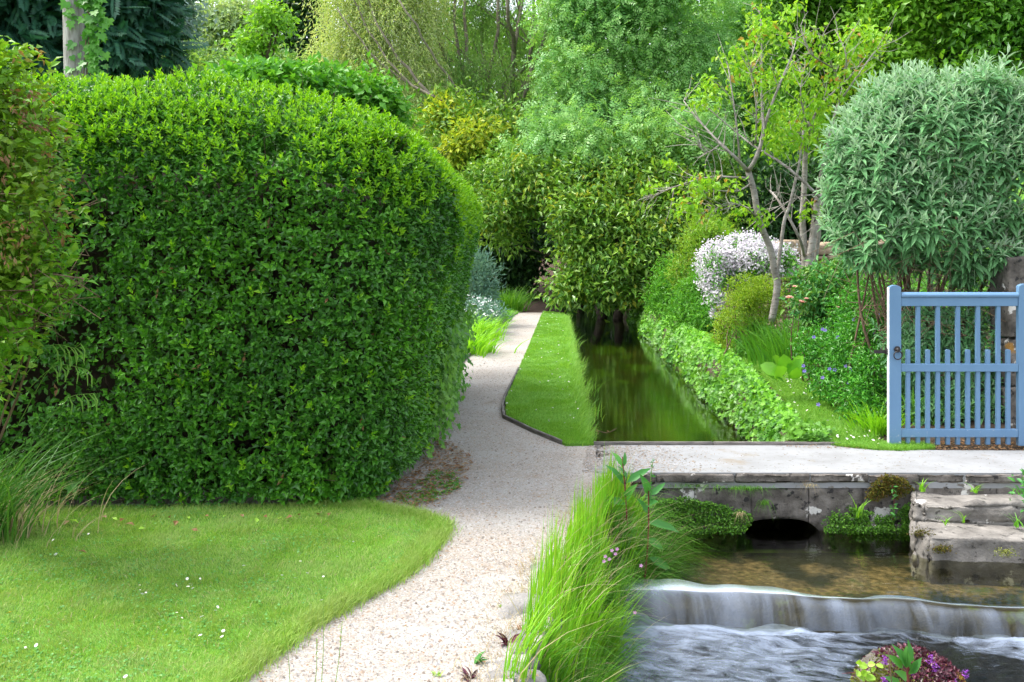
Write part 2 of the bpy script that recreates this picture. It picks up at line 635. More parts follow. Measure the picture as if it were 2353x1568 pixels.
M['perennial'] = leaf_mat('border leaf', [(.05, .22, .02), (.09, .31, .025), (.14, .38, .03), (.05, .18, .03)], trans=.35, patch=(.15, .38, .03), patch_scale=1.5)
M['meadow_yellow'] = leaf_mat('yellow green border leaf', [(.16, .36, .03), (.24, .43, .04), (.20, .28, .04)], trans=.38)
M['golden_shrub'] = leaf_mat('golden shrub leaf', [(0.213, 0.413, 0.024), (0.300, 0.475, 0.030), (0.150, 0.275, 0.024), (0.375, 0.500, 0.036)], trans=.35)
M['russet'] = leaf_mat('russet leaf', [(.14, .09, .04), (.20, .13, .05)], trans=.2)
M['bergenia'] = leaf_mat('glossy broad leaf', [(.15, .42, .03), (.20, .48, .04), (.12, .38, .03)], rough=.33, spec=.5, trans=.35)
M['vinca'] = leaf_mat('periwinkle leaf', [(.04, .21, .02), (.07, .31, .025), (.12, .38, .03), (.03, .16, .02)], rough=.36, spec=.45, trans=.3)
M['rosebush'] = leaf_mat('tree peony leaf', [(.05, .22, .05), (.08, .28, .06), (.11, .30, .05), (.18, .30, .05)], trans=.3)
M['bluegrey'] = leaf_mat('blue grey leaf', [(.09, .20, .15), (.13, .26, .20), (.17, .30, .24)], trans=.25)
M['creeper'] = leaf_mat('tiny creeping leaf', [(.05, .16, .015), (.09, .25, .02), (.14, .32, .03), (.04, .10, .02)], trans=.3)
M['moss'] = leaf_mat('moss', [(.07, .08, .012), (.11, .10, .015), (.13, .08, .02), (.06, .10, .015)], trans=.15, rough=.8, spec=.1)
M['moss_green'] = leaf_mat('yellow moss', [(.20, .24, .05), (.28, .30, .08), (.16, .20, .03)], trans=.2, rough=.8, spec=.1)
M['bugle'] = leaf_mat('purple bugle leaf', [(.07, .015, .03), (.11, .02, .04), (.05, .02, .02), (.16, .04, .07)], rough=.35, spec=.5, trans=.2, tint=(1.2, .6, .8))
M['bugle_flower'] = leaf_mat('bugle flower', [(.25, .06, .42), (.36, .10, .52), (.30, .05, .36)], trans=.3, tint=(1, 1, 1))
M['lime_leaf'] = leaf_mat('lime green leaf', [(.34, .60, .06), (.42, .66, .10)], trans=.4)
M['dock'] = leaf_mat('willowherb leaf', [(.06, .25, .05), (.10, .32, .05), (.08, .28, .07)], trans=.32, back=(.14, .30, .16))
M['red_stem'] = surf_mat('red stem', [(.3, (.10, .02, .02)), (.7, (.18, .05, .04))], 30)
M['green_stem'] = surf_mat('green stem', [(.3, (.10, .22, .03)), (.7, (.16, .30, .05))], 30)
# grass
M['lawn'] = leaf_mat('lawn blade', [(0.126, 0.286, 0.033), (0.215, 0.429, 0.051), (0.305, 0.493, 0.084), (0.393, 0.467, 0.167)], trans=.35, rough=.5, spec=.25, patch=(.30, .40, .12), patch_scale=4.5, patch_amt=.6)
M['clover'] = leaf_mat('clover leaf', [(.08, .26, .05), (.13, .34, .08), (.10, .30, .05)], trans=.3)
M['strip'] = leaf_mat('verge blade', [(0.125, 0.324, 0.044), (0.204, 0.444, 0.066), (0.296, 0.504, 0.088)], trans=.38, rough=.5, spec=.25, patch=(.20, .42, .05), patch_scale=1.6, patch_amt=.5)
M['tall_grass'] = leaf_mat('tall grass blade', [(0.184, 0.480, 0.022), (0.258, 0.560, 0.028), (0.147, 0.420, 0.022), (0.331, 0.540, 0.044), (0.110, 0.340, 0.022)], trans=.42, rough=.42, spec=.35)
M['low_grass'] = leaf_mat('shaded grass blade', [(.06, .22, .015), (.10, .29, .02), (.15, .34, .03)], trans=.35, rough=.45)
M['dry_grass'] = leaf_mat('dry grass blade', [(.42, .34, .18), (.50, .42, .24), (.30, .22, .11)], trans=.3, rough=.6, tint=(1, 1, .8))
M['sedge'] = leaf_mat('sedge blade', [(.05, .17, .02), (.08, .23, .03), (.12, .28, .04)], trans=.3, rough=.42)
M['strap'] = leaf_mat('strap leaf', [(.10, .32, .03), (.15, .40, .03), (.07, .25, .03)], trans=.35)
M['strap_bright'] = leaf_mat('bright strap leaf', [(.20, .50, .02), (.27, .58, .03), (.15, .42, .02)], trans=.4)
# flowers
M['petal'] = leaf_mat('white petal', [(.80, .80, .80), (.86, .85, .86)], trans=.25, tint=(1, 1, 1), spec=.1, rough=.7)
M['blossom'] = leaf_mat('white blossom', [(0.702, 0.669, 0.720), (0.774, 0.748, 0.792), (0.630, 0.554, 0.612)], trans=.3, tint=(1, 1, 1), spec=.1, rough=.7)
M['yolk'] = surf_mat('yellow flower eye', [(.3, (.70, .42, .02)), (.7, (.80, .55, .03))], 40)
M['vinca_flower'] = leaf_mat('periwinkle petal', [(.24, .22, .62), (.32, .28, .72), (.40, .30, .68)], trans=.25, tint=(1, 1, 1))
M['rose'] = leaf_mat('pale rose petal', [(.80, .42, .36), (.86, .56, .46), (.84, .48, .44)], trans=.3, tint=(1, .9, .9))
M['pink'] = leaf_mat('pink petal', [(.62, .30, .56), (.72, .40, .62)], trans=.3, tint=(1, 1, 1))
# bark
M['bark_pale'] = surf_mat('pale weathered trunk', [(.25, (.10, .085, .075)), (.5, (.30, .28, .27)), (.75, (.44, .42, .42))], 5, 8, .9, vec_scale=(6, 6, .8),
                          spots=[((.06, .045, .035), 3.0, .60, .08, 3.0)], bump=.5, bump_scale=14)
M['bark_cherry'] = surf_mat('grey cherry bark', [(.3, (.16, .135, .115)), (.55, (.32, .29, .26)), (.75, (.42, .40, .37))], 7, 6, .75, vec_scale=(1, 1, 3),
                            spots=[((.10, .07, .05), 10, .62, .05, 5.0)], bump=.35, bump_scale=25)
M['bark'] = surf_mat('brown bark', [(.3, (.045, .034, .024)), (.7, (.14, .11, .085))], 6, 6, .9, vec_scale=(3, 3, .6), bump=.5, bump_scale=12)
M['bark_willow'] = surf_mat('willow bark', [(.3, (0.104, 0.085, 0.065)), (.7, (0.286, 0.247, 0.195))], 5, 6, .9, vec_scale=(3, 3, .5))
M['bark_stem'] = surf_mat('shrub stem bark', [(.3, (.09, .055, .035)), (.7, (.22, .15, .10))], 9, 5, .85, vec_scale=(3, 3, .6))
# minerals
M['soil'] = surf_mat('dark soil', [(.3, (.030, .022, .015)), (.6, (.07, .05, .034)), (.8, (.12, .09, .06))], 8, 8, .95, bump=.8, bump_scale=25)
M['turf'] = surf_mat('turf base', [(.3, (0.055, 0.138, 0.016)), (.6, (0.110, 0.258, 0.024)), (.8, (0.184, 0.276, 0.048))], 6, 6, .95, bump=.5, bump_scale=60)
M['concrete'] = surf_mat('worn pale concrete', [(.25, (0.205, 0.205, 0.204)), (.5, (0.266, 0.271, 0.274)), (.75, (0.307, 0.312, 0.321))], 2.6, 10, .9,
                         spots=[((.10, .095, .08), 9, .66, .06, 12.0), ((.17, .155, .135), 22, .62, .05, 2.0), ((.23, .205, .17), 3.5, .60, .12, 7.0)], bump=.35, bump_scale=40, bump_dist=.006)
M['stone'] = surf_mat('weathered grey stone', [(.22, (0.028, 0.026, 0.024)), (.45, (0.104, 0.092, 0.080)), (.65, (0.200, 0.180, 0.160)), (.85, (0.288, 0.272, 0.240))], 7, 10, .92,
                      spots=[((.60, .58, .54), 5.5, .60, .03, 4.0), ((.035, .033, .032), 16, .58, .06, 9.0), ((.33, .18, .05), 4.5, .68, .04, 17.0)], bump=.7, bump_scale=28)
M['step'] = surf_mat('worn step stone', [(.22, (0.072, 0.065, 0.058)), (.45, (0.187, 0.173, 0.155)), (.7, (0.302, 0.281, 0.252))], 6, 10, .92,
                     spots=[((.62, .60, .56), 6, .63, .04, 11.0), ((.05, .047, .042), 13, .60, .07, 21.0), ((.34, .20, .09), 5, .70, .04, 31.0)], bump=.7, bump_scale=26)
M['limestone'] = surf_mat('honey limestone', [(.3, (0.176, 0.128, 0.080)), (.55, (0.320, 0.248, 0.168)), (.8, (0.416, 0.344, 0.256))], 8, 8, .92, bump=.6, bump_scale=30)
M['pale_rock'] = surf_mat('pale kerb rock', [(.3, (0.136, 0.127, 0.118)), (.55, (0.260, 0.248, 0.236)), (.8, (0.335, 0.322, 0.304))], 7, 9, .9,
                          spots=[((.10, .09, .08), 9, .62, .06, 3.0), ((.42, .27, .12), 6, .66, .05, 14.0)], bump=.8, bump_scale=24)
M['weir_stone'] = surf_mat('wet weir stone', [(.3, (0.016, 0.014, 0.010)), (.55, (0.048, 0.040, 0.022)), (.75, (0.080, 0.068, 0.024))], 9, 8, .5,
                           spots=[((.09, .11, .02), 5, .55, .08, 6.0)], bump=.6, bump_scale=20, spec=.5)
M['timber'] = surf_mat('grey timber edging', [(.3, (.07, .065, .06)), (.6, (.17, .155, .14)), (.8, (.26, .245, .23))], 8, 6, .85, vec_scale=(1, 1, 8), bump=.3, bump_scale=30)
M['iron'] = surf_mat('black iron', [(.3, (.012, .010, .010)), (.7, (.035, .028, .026))], 30, 4, .5, spec=.5)
M['leafmould'] = surf_mat('brown leaf mould', [(.3, (0.046, 0.029, 0.021)), (.6, (0.098, 0.065, 0.049)), (.8, (0.143, 0.101, 0.075))], 9, 8, .95, bump=.5, bump_scale=40)


def gravel_mat():
    m, nt, out = new_mat('pale gravel')
    pos = world_pos(nt)
    v = nt.nodes.new('ShaderNodeTexVoronoi')
    v.inputs['Scale'].default_value = 130
    nt.links.new(pos, v.inputs['Vector'])
    sep = nt.nodes.new('ShaderNodeSeparateColor')
    nt.links.new(v.outputs['Color'], sep.inputs[0])
    rp = ramp(nt, [(0, (.20, .17, .145)), (.2, (.28, .245, .21)), (.45, (.33, .305, .27)), (.7, (.375, .36, .335)), (.88, (.30, .235, .17)), (1, (.45, .44, .42))])
    nt.links.new(sep.outputs[0], rp.inputs[0])
    big = noise(nt, 1.6, 5, .6, pos)
    f = ramp(nt, [(.42, (0, 0, 0)), (.68, (1, 1, 1))])
    nt.links.new(big.outputs[0], f.inputs[0])
    col = mixc(nt, math_(nt, 'MULTIPLY', f.outputs[0], .62), rp.outputs[0], (.375, .365, .345))
    b2 = noise(nt, 3.1, 6, .65, pos)
    f2 = ramp(nt, [(.58, (0, 0, 0)), (.74, (1, 1, 1))])
    nt.links.new(b2.outputs[0], f2.inputs[0])
    col = mixc(nt, math_(nt, 'MULTIPLY', f2.outputs[0], .6), col, (.23, .165, .11))
    p = nt.nodes.new('ShaderNodeBsdfPrincipled')
    p.inputs['Roughness'].default_value = .9
    p.inputs['Specular IOR Level'].default_value = .2
    nt.links.new(col, p.inputs['Base Color'])
    bp = nt.nodes.new('ShaderNodeBump')
    bp.inputs['Strength'].default_value = .45
    bp.inputs['Distance'].default_value = .006
    nt.links.new(v.outputs['Distance'], bp.inputs['Height'])
    bp.invert = True
    nt.links.new(bp.outputs[0], p.inputs['Normal'])
    nt.links.new(p.outputs[0], out.inputs['Surface'])
    return m


M['gravel'] = gravel_mat()
M['pebble'] = leaf_mat('loose pebble', [(0.163, 0.130, 0.106), (0.278, 0.250, 0.217), (0.346, 0.330, 0.307), (0.298, 0.210, 0.138), (0.442, 0.440, 0.435), (0.230, 0.200, 0.175)], trans=0.0, rough=.85, spec=.2)


def paint_mat():
    m, nt, out = new_mat('blue gate paint')
    pos = world_pos(nt, (1, 1, .35))
    n = noise(nt, 5, 8, .6, pos)
    rp = ramp(nt, [(.3, (.115, .225, .370)), (.7, (.140, .258, .405))])
    nt.links.new(n.outputs[0], rp.inputs[0])
    # wear: the paint gone from small spots, more of them low down where it splashes
    g = nt.nodes.new('ShaderNodeNewGeometry')
    sp = nt.nodes.new('ShaderNodeSeparateXYZ')
    nt.links.new(g.outputs['Position'], sp.inputs[0])
    low = nt.nodes.new('ShaderNodeMapRange')
    low.inputs[1].default_value, low.inputs[2].default_value = .02, .35
    low.inputs[3].default_value, low.inputs[4].default_value = .09, 0.0
    nt.links.new(sp.outputs[2], low.inputs[0])
    w = noise(nt, 38, 6, .7, world_pos(nt))
    f = ramp(nt, [(.67, (0, 0, 0)), (.72, (1, 1, 1))])
    nt.links.new(math_(nt, 'ADD', w.outputs[0], low.outputs[0]), f.inputs[0])
    col = mixc(nt, math_(nt, 'MULTIPLY', f.outputs[0], .75), rp.outputs[0], (.38, .42, .46))
    p = nt.nodes.new('ShaderNodeBsdfPrincipled')
    p.inputs['Roughness'].default_value = .42
    p.inputs['Specular IOR Level'].default_value = .45
    nt.links.new(col, p.inputs['Base Color'])
    bp = nt.nodes.new('ShaderNodeBump')
    bp.inputs['Strength'].default_value = .12
    bp.inputs['Distance'].default_value = .004
    b = noise(nt, 60, 5, .6, world_pos(nt, (1, 1, .12)))
    nt.links.new(b.outputs[0], bp.inputs['Height'])
    nt.links.new(bp.outputs[0], p.inputs['Normal'])
    nt.links.new(p.outputs[0], out.inputs['Surface'])
    return m


M['paint'] = paint_mat()
M['post_white'] = surf_mat('white post side', [(.3, (.70, .72, .74)), (.7, (.80, .81, .82))], 20, 5, .6)  # white for one side face of a gate post


def water_mat(name, ior=1.33, tintc=(.70, .74, .55), ripple=(1.2, 9.0, 1), strength=.10, dist=.02, rough=.03, foam=None):
    """clear water: fresnel mirror over a tinted view of the bed; FOAM adds white water as a second noise"""
    m, nt, out = new_mat(name)
    pos = world_pos(nt, ripple)
    n = noise(nt, 2.2, 4, .5, pos, .4)
    bp = nt.nodes.new('ShaderNodeBump')
    bp.inputs['Strength'].default_value = strength
    bp.inputs['Distance'].default_value = dist
    nt.links.new(n.outputs[0], bp.inputs['Height'])
    tr = nt.nodes.new('ShaderNodeBsdfTransparent')
    tr.inputs[0].default_value = (*tintc, 1)
    gl = nt.nodes.new('ShaderNodeBsdfGlossy')
    gl.inputs['Roughness'].default_value = rough
    gl.inputs[0].default_value = (.95, .97, 1, 1)
    fr = nt.nodes.new('ShaderNodeFresnel')
    fr.inputs[0].default_value = ior
    for nd in (gl, fr):
        nt.links.new(bp.outputs[0], nd.inputs['Normal'])
    mx = nt.nodes.new('ShaderNodeMixShader')
    nt.links.new(fr.outputs[0], mx.inputs[0])
    nt.links.new(tr.outputs[0], mx.inputs[1])
    nt.links.new(gl.outputs[0], mx.inputs[2])
    res = mx.outputs[0]
    if foam is not None:
        sc, det, lo, hi, amt, col = foam
        at = nt.nodes.new('ShaderNodeAttribute')
        at.attribute_name = 'foam'
        uvn = nt.nodes.new('ShaderNodeUVMap')
        mp = nt.nodes.new('ShaderNodeMapping')
        mp.inputs['Scale'].default_value = sc
        nt.links.new(uvn.outputs[0], mp.inputs['Vector'])
        fn = noise(nt, 1.0, det, .62, mp.outputs[0], .6)
        v = math_(nt, 'ADD', fn.outputs[0], math_(nt, 'SUBTRACT', at.outputs['Fac'], .5))
        f = ramp(nt, [(lo, (0, 0, 0)), (hi, (1, 1, 1))])
        nt.links.new(v, f.inputs[0])
        df = nt.nodes.new('ShaderNodeBsdfPrincipled')
        df.inputs['Base Color'].default_value = (*col, 1)
        df.inputs['Roughness'].default_value = .35
        df.inputs['Specular IOR Level'].default_value = .5
        nt.links.new(bp.outputs[0], df.inputs['Normal'])
        m2 = nt.nodes.new('ShaderNodeMixShader')
        nt.links.new(math_(nt, 'MULTIPLY', f.outputs[0], amt), m2.inputs[0])
        nt.links.new(res, m2.inputs[1])
        nt.links.new(df.outputs[0], m2.inputs[2])
        res = m2.outputs[0]
    nt.links.new(res, out.inputs['Surface'])
    return m


M['channel_water'] = water_mat('clear channel water', ior=1.4, ripple=(1.6, 11.0, 1), strength=.07, dist=.010, rough=.012, tintc=(.46, .52, .27))
M['pool_water'] = water_mat('clear pool water', ripple=(2.2, 4.5, 1), strength=.35, dist=.012, rough=.06, tintc=(.80, .82, .68))
M['fall_water'] = water_mat('sliding weir water', ior=1.18, ripple=(8, 2, 1), strength=.12, dist=.01, rough=.25, tintc=(.66, .66, .58),
                            foam=((6.5, .6, 1), 6, .14, .98, .66, (.33, .40, .53)))
M['stream_water'] = water_mat('racing stream water', ripple=(7, 13, 1), strength=.9, dist=.02, rough=.08, tintc=(.62, .66, .52),
                              foam=((6.5, 17, 1), 9, .36, .80, .60, (.38, .46, .60)))
M['bed'] = surf_mat('weed and reflected green bed', [(.3, (0.014, 0.021, 0.004)), (.45, (0.035, 0.052, 0.007)), (.6, (0.063, 0.052, 0.021)), (.78, (0.112, 0.084, 0.042))], 2.2, 6, .9,
                    vec_scale=(1, .45, 1), spots=[((.10, .17, .015), 1.1, .50, .10, 8.0)])  # green patches are weed, widened to stand for reflected foliage too
M['pool_bed'] = surf_mat('gravelly pool bed', [(.3, (0.043, 0.034, 0.015)), (.5, (0.136, 0.102, 0.053)), (.65, (0.236, 0.167, 0.087)), (.85, (0.310, 0.248, 0.155))], 22, 6, .9,
                         vec_scale=(1, 1, 1), spots=[((.020, .022, .009), 2.2, .46, .10, 12.0), ((.06, .09, .015), 2.0, .60, .10, 25.0)], bump=.6, bump_scale=40)


# ------------------------------------------------------------------ the ground, carved for channel and stream
POOL, LOWER, CHAN = -.405, -.56, -.30


def ch_left(y): return .63 + .04 * (y - 8.5)
def ch_right(y): return 2.20 + .04 * (y - 7.4)
def st_left(y): return np.interp(y, [2, 3.75, 5.1, 6.0, 6.9], [.05, .32, .54, .80, 1.10])
def bed_edge(y): return 2.95 + .030 * (y - 8.0)


def ground_z(x, y):
    x = np.asarray(x, float); y = np.asarray(y, float)
    z = np.zeros_like(x)
    # right bank and its flower bed climb away from the channel
    bank = sstep(ch_right(y) + .02, ch_right(y) + .22, x) * sstep(7.95, 8.35, y)
    z = z + bank * (.05 + .17 * sstep(8.2, 11, y))
    z = z + sstep(7.95, 9.2, y) * np.clip((x - bed_edge(y)) * .20, 0, .75) * (1 - sstep(24, 30, y))
    # wooded slopes behind
    z = z + np.clip(y - 36, 0, 60) * .20 + np.clip(x - 8, 0, 40) * .28 * sstep(12, 26, y)
    z = z + np.clip(y - 24.5, 0, 11) * .028 * (1 - sstep(.9, 1.4, x))
    # channel
    ch = sstep(ch_left(y) - .03, ch_left(y) + .10, x) * (1 - sstep(ch_right(y) - .06, ch_right(y) + .08, x)) * sstep(6.9, 7.0, y) * (1 - sstep(33, 35, y))
    z = z * (1 - ch) + ch * -.62
    # pool and lower stream, open to the right
    bank_w = .36
    s = sstep(st_left(y) - bank_w, st_left(y) + .04, x) * (1 - sstep(7.18, 7.26, y)) * (1 - sstep(8.5, 9.0, x))
    z = z * (1 - s) + s * np.where(y > 6.0, -.54, -.92)
    return z


def build_ground():
    xs = np.concatenate((np.linspace(-120, -6, 30), np.arange(-5.7, 9, .075), np.linspace(9.5, 120, 40)))
    ys = np.concatenate((np.linspace(-30, 1.5, 12), np.arange(1.8, 28, .085), np.linspace(28.5, 60, 40), np.linspace(64, 220, 24)))
    X, Y = np.meshgrid(xs, ys)
    p = np.stack((X.ravel(), Y.ravel()), 1)
    z = ground_z(p[:, 0], p[:, 1])
    z += (fbm(np.column_stack((p * 1.3, np.zeros(len(p)))), 3) - .5) * .02 - .012
    V = np.column_stack((p, z))
    nx = len(xs)
    i = np.arange(len(ys) - 1)[:, None] * nx + np.arange(nx - 1)[None]
    i = i.ravel()
    T = np.stack((i, i + 1, i + nx + 1, i + nx), 1)
    c = p[i] + .04
    # stream bed shows its own gravel
    inbed = ((z[i] < -.40)).astype(int) * np.where(c[:, 1] > 7.05, 1, 2)
    far = (c[:, 1] > 30) | (c[:, 0] > 9) | (c[:, 0] < -5.8)
    mi = np.where(far & (inbed == 0), 3, inbed)
    o = obj('ground', V, T, [M['soil'], M['bed'], M['pool_bed'], M['turf']], smooth=True, mi=mi)
    tag(o, kind='structure')


build_ground()

path_poly = [(-.15, 1.2), (-.05, 2.6), G(1183, 1560), (.18, 4.35), (.22, 5.0), (.36, 5.6), (.50, 6.1), (.64, 6.6), (.78, 7.06), (.66, 8.02), G(1292, 1022), G(1160, 962), G(1158, 925),
             G(1192, 850), G(1246, 718), G(1248, 705), G(1186, 712), G(1040, 850), (-.80, 8.4), (-1.35, 7.0), (-3.4, 6.2), (-3.4, 1.2)]
o = sheet('gravel_path', path_poly, .004, M['gravel'], .05, wob=.012)
tag(o, kind='structure')

# the path runs on under the trees as bare brown earth and climbs
yy = np.linspace(22.6, 44, 26)
cxw = np.interp(yy, [22.6, 26, 30, 35, 44], [.42, .72, 1.02, 1.40, 2.3])
VV = []
for a, c in zip(yy, cxw):
    w = .34 + .012 * (a - 22)
    zz = np.interp(a, [22.6, 24.5, 28, 33, 44], [.006, .03, .16, .42, 1.9])
    VV += [(c - w, a, zz), (c + w, a, zz)]
TT = [(2 * i, 2 * i + 1, 2 * i + 3, 2 * i + 2) for i in range(25)]
o = obj('woodland_path', VV, np.array(TT), M['leafmould'], smooth=True)
tag(o, kind='structure')

# ------------------------------------------------------------------ lawns
lawn_px = [(-260, 1176), (100, 1172), (300, 1170), (500, 1168), (700, 1165), (830, 1169), (960, 1192), (1010, 1213), (1004, 1236), (960, 1290), (900, 1335), (830, 1372), (765, 1408), (700, 1443), (610, 1510),
           (520, 1572), (420, 1650), (250, 1760)]
lawn_poly = [G(*q)[:2] for q in lawn_px] + [(-3.4, 2.9), (-3.6, 6.1)]
o = sheet('lawn', lawn_poly, .022, M['turf'], .06, wob=.012)
tag(o, kind='structure')
strip_poly = [G(*q)[:2] for q in [(1300, 1027), (1164, 960), (1162, 926), (1194, 850), (1248, 718), (1296, 722)]] + [(ch_left(y) + .02, y) for y in (21, 17, 14, 12, 10.5, 9.5, 8.7)] + [(.66, 8.03)]
o = sheet('grass_verge', strip_poly, .022, M['turf'], .06)
tag(o, kind='structure')


def turf(name, poly, z, n, h, mat, bias=None, width=.0028, bend=.5, edge=True):
    p = scatter(poly, n, bias)
    k = len(p)
    cl = fbm(np.column_stack((p * 5, np.zeros(k))), 11)
    hh = h * (.45 + .9 * cl) * RNG.uniform(.6, 1.25, k)
    root = np.column_stack((p, np.full(k, z)))
    ang = fbm(np.column_stack((p * 2.2, np.ones(k))), 23) * 12 + RNG.normal(0, .9, k)
    lean = np.stack((np.cos(ang), np.sin(ang)), 1)
    wd = width * RNG.uniform(.7, 1.4, k) * np.clip(np.linalg.norm(p, axis=1) / 5.0, .8, 4)
    o = blades(name, root, hh, lean, RNG.uniform(.2, 1.0, k) * bend * 1.6, wd, mat)
    return tag(o, kind='stuff')


def nearer(p):
    return np.clip((4.6 / np.maximum(p[:, 1], 3.2)) ** 1.6, 0, 1)


turf('lawn_grass', lawn_poly, .018, 170000, .030, M['lawn'], nearer)
turf('verge_grass', strip_poly, .018, 75000, .034, M['strip'], lambda p: np.clip((9 / p[:, 1]) ** 1.2, 0, 1), .004)


def rim(name, line, n, z, h, mat, spread=.04, out=(0, 0), width=.0035):
    """longer unclipped blades along an edge"""
    line = np.asarray([q[:2] for q in line], float)
    seg = np.linalg.norm(np.diff(line, axis=0), axis=1)
    t = RNG.random(n) * seg.sum()
    cs = np.concatenate(((0,), np.cumsum(seg)))
    x = np.interp(t, cs, line[:, 0]); y = np.interp(t, cs, line[:, 1])
    p = np.stack((x, y), 1) + RNG.normal(0, spread, (n, 2))
    lean = nz(circ(n) + np.asarray(out))
    o = blades(name, np.column_stack((p, np.full(n, z))), h * RNG.uniform(.5, 1.3, n), lean, RNG.uniform(.3, 1.1, n), width * RNG.uniform(.7, 1.3, n), mat, segs=3)
    return tag(o, kind='stuff')


rim('lawn_edge_grass', lawn_poly[4:17], 22000, .010, .060, M['lawn'], .038, (.5, -.3), .003)
# clover and other flat weeds mixed into the lawn
p = scatter(lawn_poly, 9000, lambda p: np.clip(fbm(np.column_stack((p * 2.6, np.zeros(len(p)))), 71) * 3 - 1.25, 0.03, 1))
k = len(p)
V, T = leaf_arrays(T_OVAL, np.column_stack((p, np.full(k, .022) + RNG.uniform(0, .016, k))), np.column_stack((circ(k), RNG.uniform(0, .4, k))), np.column_stack((RNG.normal(0, .3, (k, 2)), np.ones(k))), RNG.uniform(.007, .016, k), .8)
tag(obj('lawn_clover', V, T, M['clover']), kind='stuff')
p = scatter(lawn_poly, 5200, nearer)
k = len(p)
tag(blades('lawn_straw', np.column_stack((p, np.full(k, .018))), .032 * RNG.uniform(.5, 1.4, k), circ(k), RNG.uniform(.6, 1.5, k), .0028, M['dry_grass']), kind='stuff')
rim('channel_edge_grass', [(ch_left(y) - .01, y) for y in (8.05, 9, 10, 11, 13, 15, 17, 19, 21)], 7000, .0, .13, M['strip'], .035, (1.0, -.2), .005)

# right bank: mown verge between the ivy and the flower bed
rb = []
rb_l = [(ch_right(y) + .30 + .012 * (y - 8), y) for y in (8.05, 8.6, 9.5, 11, 13, 16, 19, 22)]
rb_r = [(bed_edge(y) + .04, y) for y in (22, 19, 16, 13, 11, 9.5, 8.5, 7.98)]
bank_poly = rb_l + rb_r + [(3.35, 7.90), (2.90, 7.86), (2.62, 7.98)]
p = scatter(bank_poly, 90000, lambda p: np.clip((8 / p[:, 1]) ** 1.3, 0, 1))
k = len(p)
zb = ground_z(p[:, 0], p[:, 1])
o = blades('bank_grass', np.column_stack((p, zb - .012)), .06 * RNG.uniform(.4, 1.3, k) * (.5 + fbm(np.column_stack((p * 4, np.zeros(k))), 5)), circ(k), RNG.uniform(.2, 1.1, k), .0045 * RNG.uniform(.7, 1.4, k) * np.clip(p[:, 1] / 9, 1, 3), M['strip'])
tag(o, kind='stuff')

# ------------------------------------------------------------------ loose gravel, litter
pp = scatter(path_poly, 60000, lambda p: np.clip((4.6 / np.maximum(p[:, 1], 3.4)) ** 2.0, 0, 1) * ~in_poly(p, lawn_poly))
k = len(pp)
oct_v = np.array([(1, 0, 0), (-1, 0, 0), (0, 1, 0), (0, -1, 0), (0, 0, 1)], float)
oct_t = np.array([(0, 2, 4), (2, 1, 4), (1, 3, 4), (3, 0, 4)])
ax = RNG.uniform(.5, 1.3, (k, 1, 3)) * (RNG.gamma(4, .00105, k) + .001)[:, None, None] * np.array((1, 1, .75))
an = RNG.uniform(0, 6.28, k)
V = oct_v[None] * ax
V = np.stack((V[..., 0] * np.cos(an)[:, None] - V[..., 1] * np.sin(an)[:, None], V[..., 0] * np.sin(an)[:, None] + V[..., 1] * np.cos(an)[:, None], V[..., 2]), 2)
V = V + np.column_stack((pp, np.full(k, .004)))[:, None]
T = oct_t[None] + (np.arange(k) * 5)[:, None, None]
o = obj('loose_gravel', V.reshape(-1, 3), T.reshape(-1, 3), M['pebble'])
tag(o, kind='stuff')


def litter(name, poly, n, size, mat, z=.012, bias=None, tpl=T_LEAF4):
    p = scatter(poly, n, bias)
    d = np.column_stack((circ(n), RNG.normal(0, .12, n)))
    nr = nz(np.column_stack((RNG.normal(0, .35, (n, 2)), np.ones(n))))
    V, T = leaf_arrays(tpl, np.column_stack((p, np.full(n, z) + RNG.uniform(0, .01, n))), d, nr, size * RNG.uniform(.5, 1.3, n), RNG.uniform(.35, .6, n))
    return tag(obj(name, V, T, mat), kind='stuff')


lit_poly = [G(*q)[:2] for q in [(800, 1172), (880, 1130), (960, 1080), (1015, 1000), (1050, 1030), (1090, 1060), (1060, 1120), (1010, 1165), (930, 1180)]]
litter('leaf_litter', lit_poly, 1500, .030, M['dead_leaf'])
litter('scattered_litter', path_poly, 900, .016, M['dead_leaf'], bias=lambda p: (p[:, 1] < 9.5) & ~in_poly(p, lawn_poly) & (p[:, 0] > -1.3))
# tiny weeds coming up through the gravel
w_poly = [G(*q)[:2] for q in [(900, 1150), (960, 1110), (1000, 1085), (1050, 1085), (1060, 1120), (1010, 1150), (950, 1165)]]
p = scatter(w_poly, 260)
pos = np.repeat(p, 5, 0) + RNG.normal(0, .010, (1300, 2))
d = np.column_stack((circ(1300), RNG.uniform(.1, .7, 1300)))
V, T = leaf_arrays(T_LEAF4, np.column_stack((pos, np.full(1300, .008))), d, np.tile((0, 0, 1.0), (1300, 1)) + RNG.normal(0, .2, (1300, 3)), RNG.uniform(.012, .028, 1300), .55)
tag(obj('gravel_weeds', V, T, M['perennial']), kind='stuff')

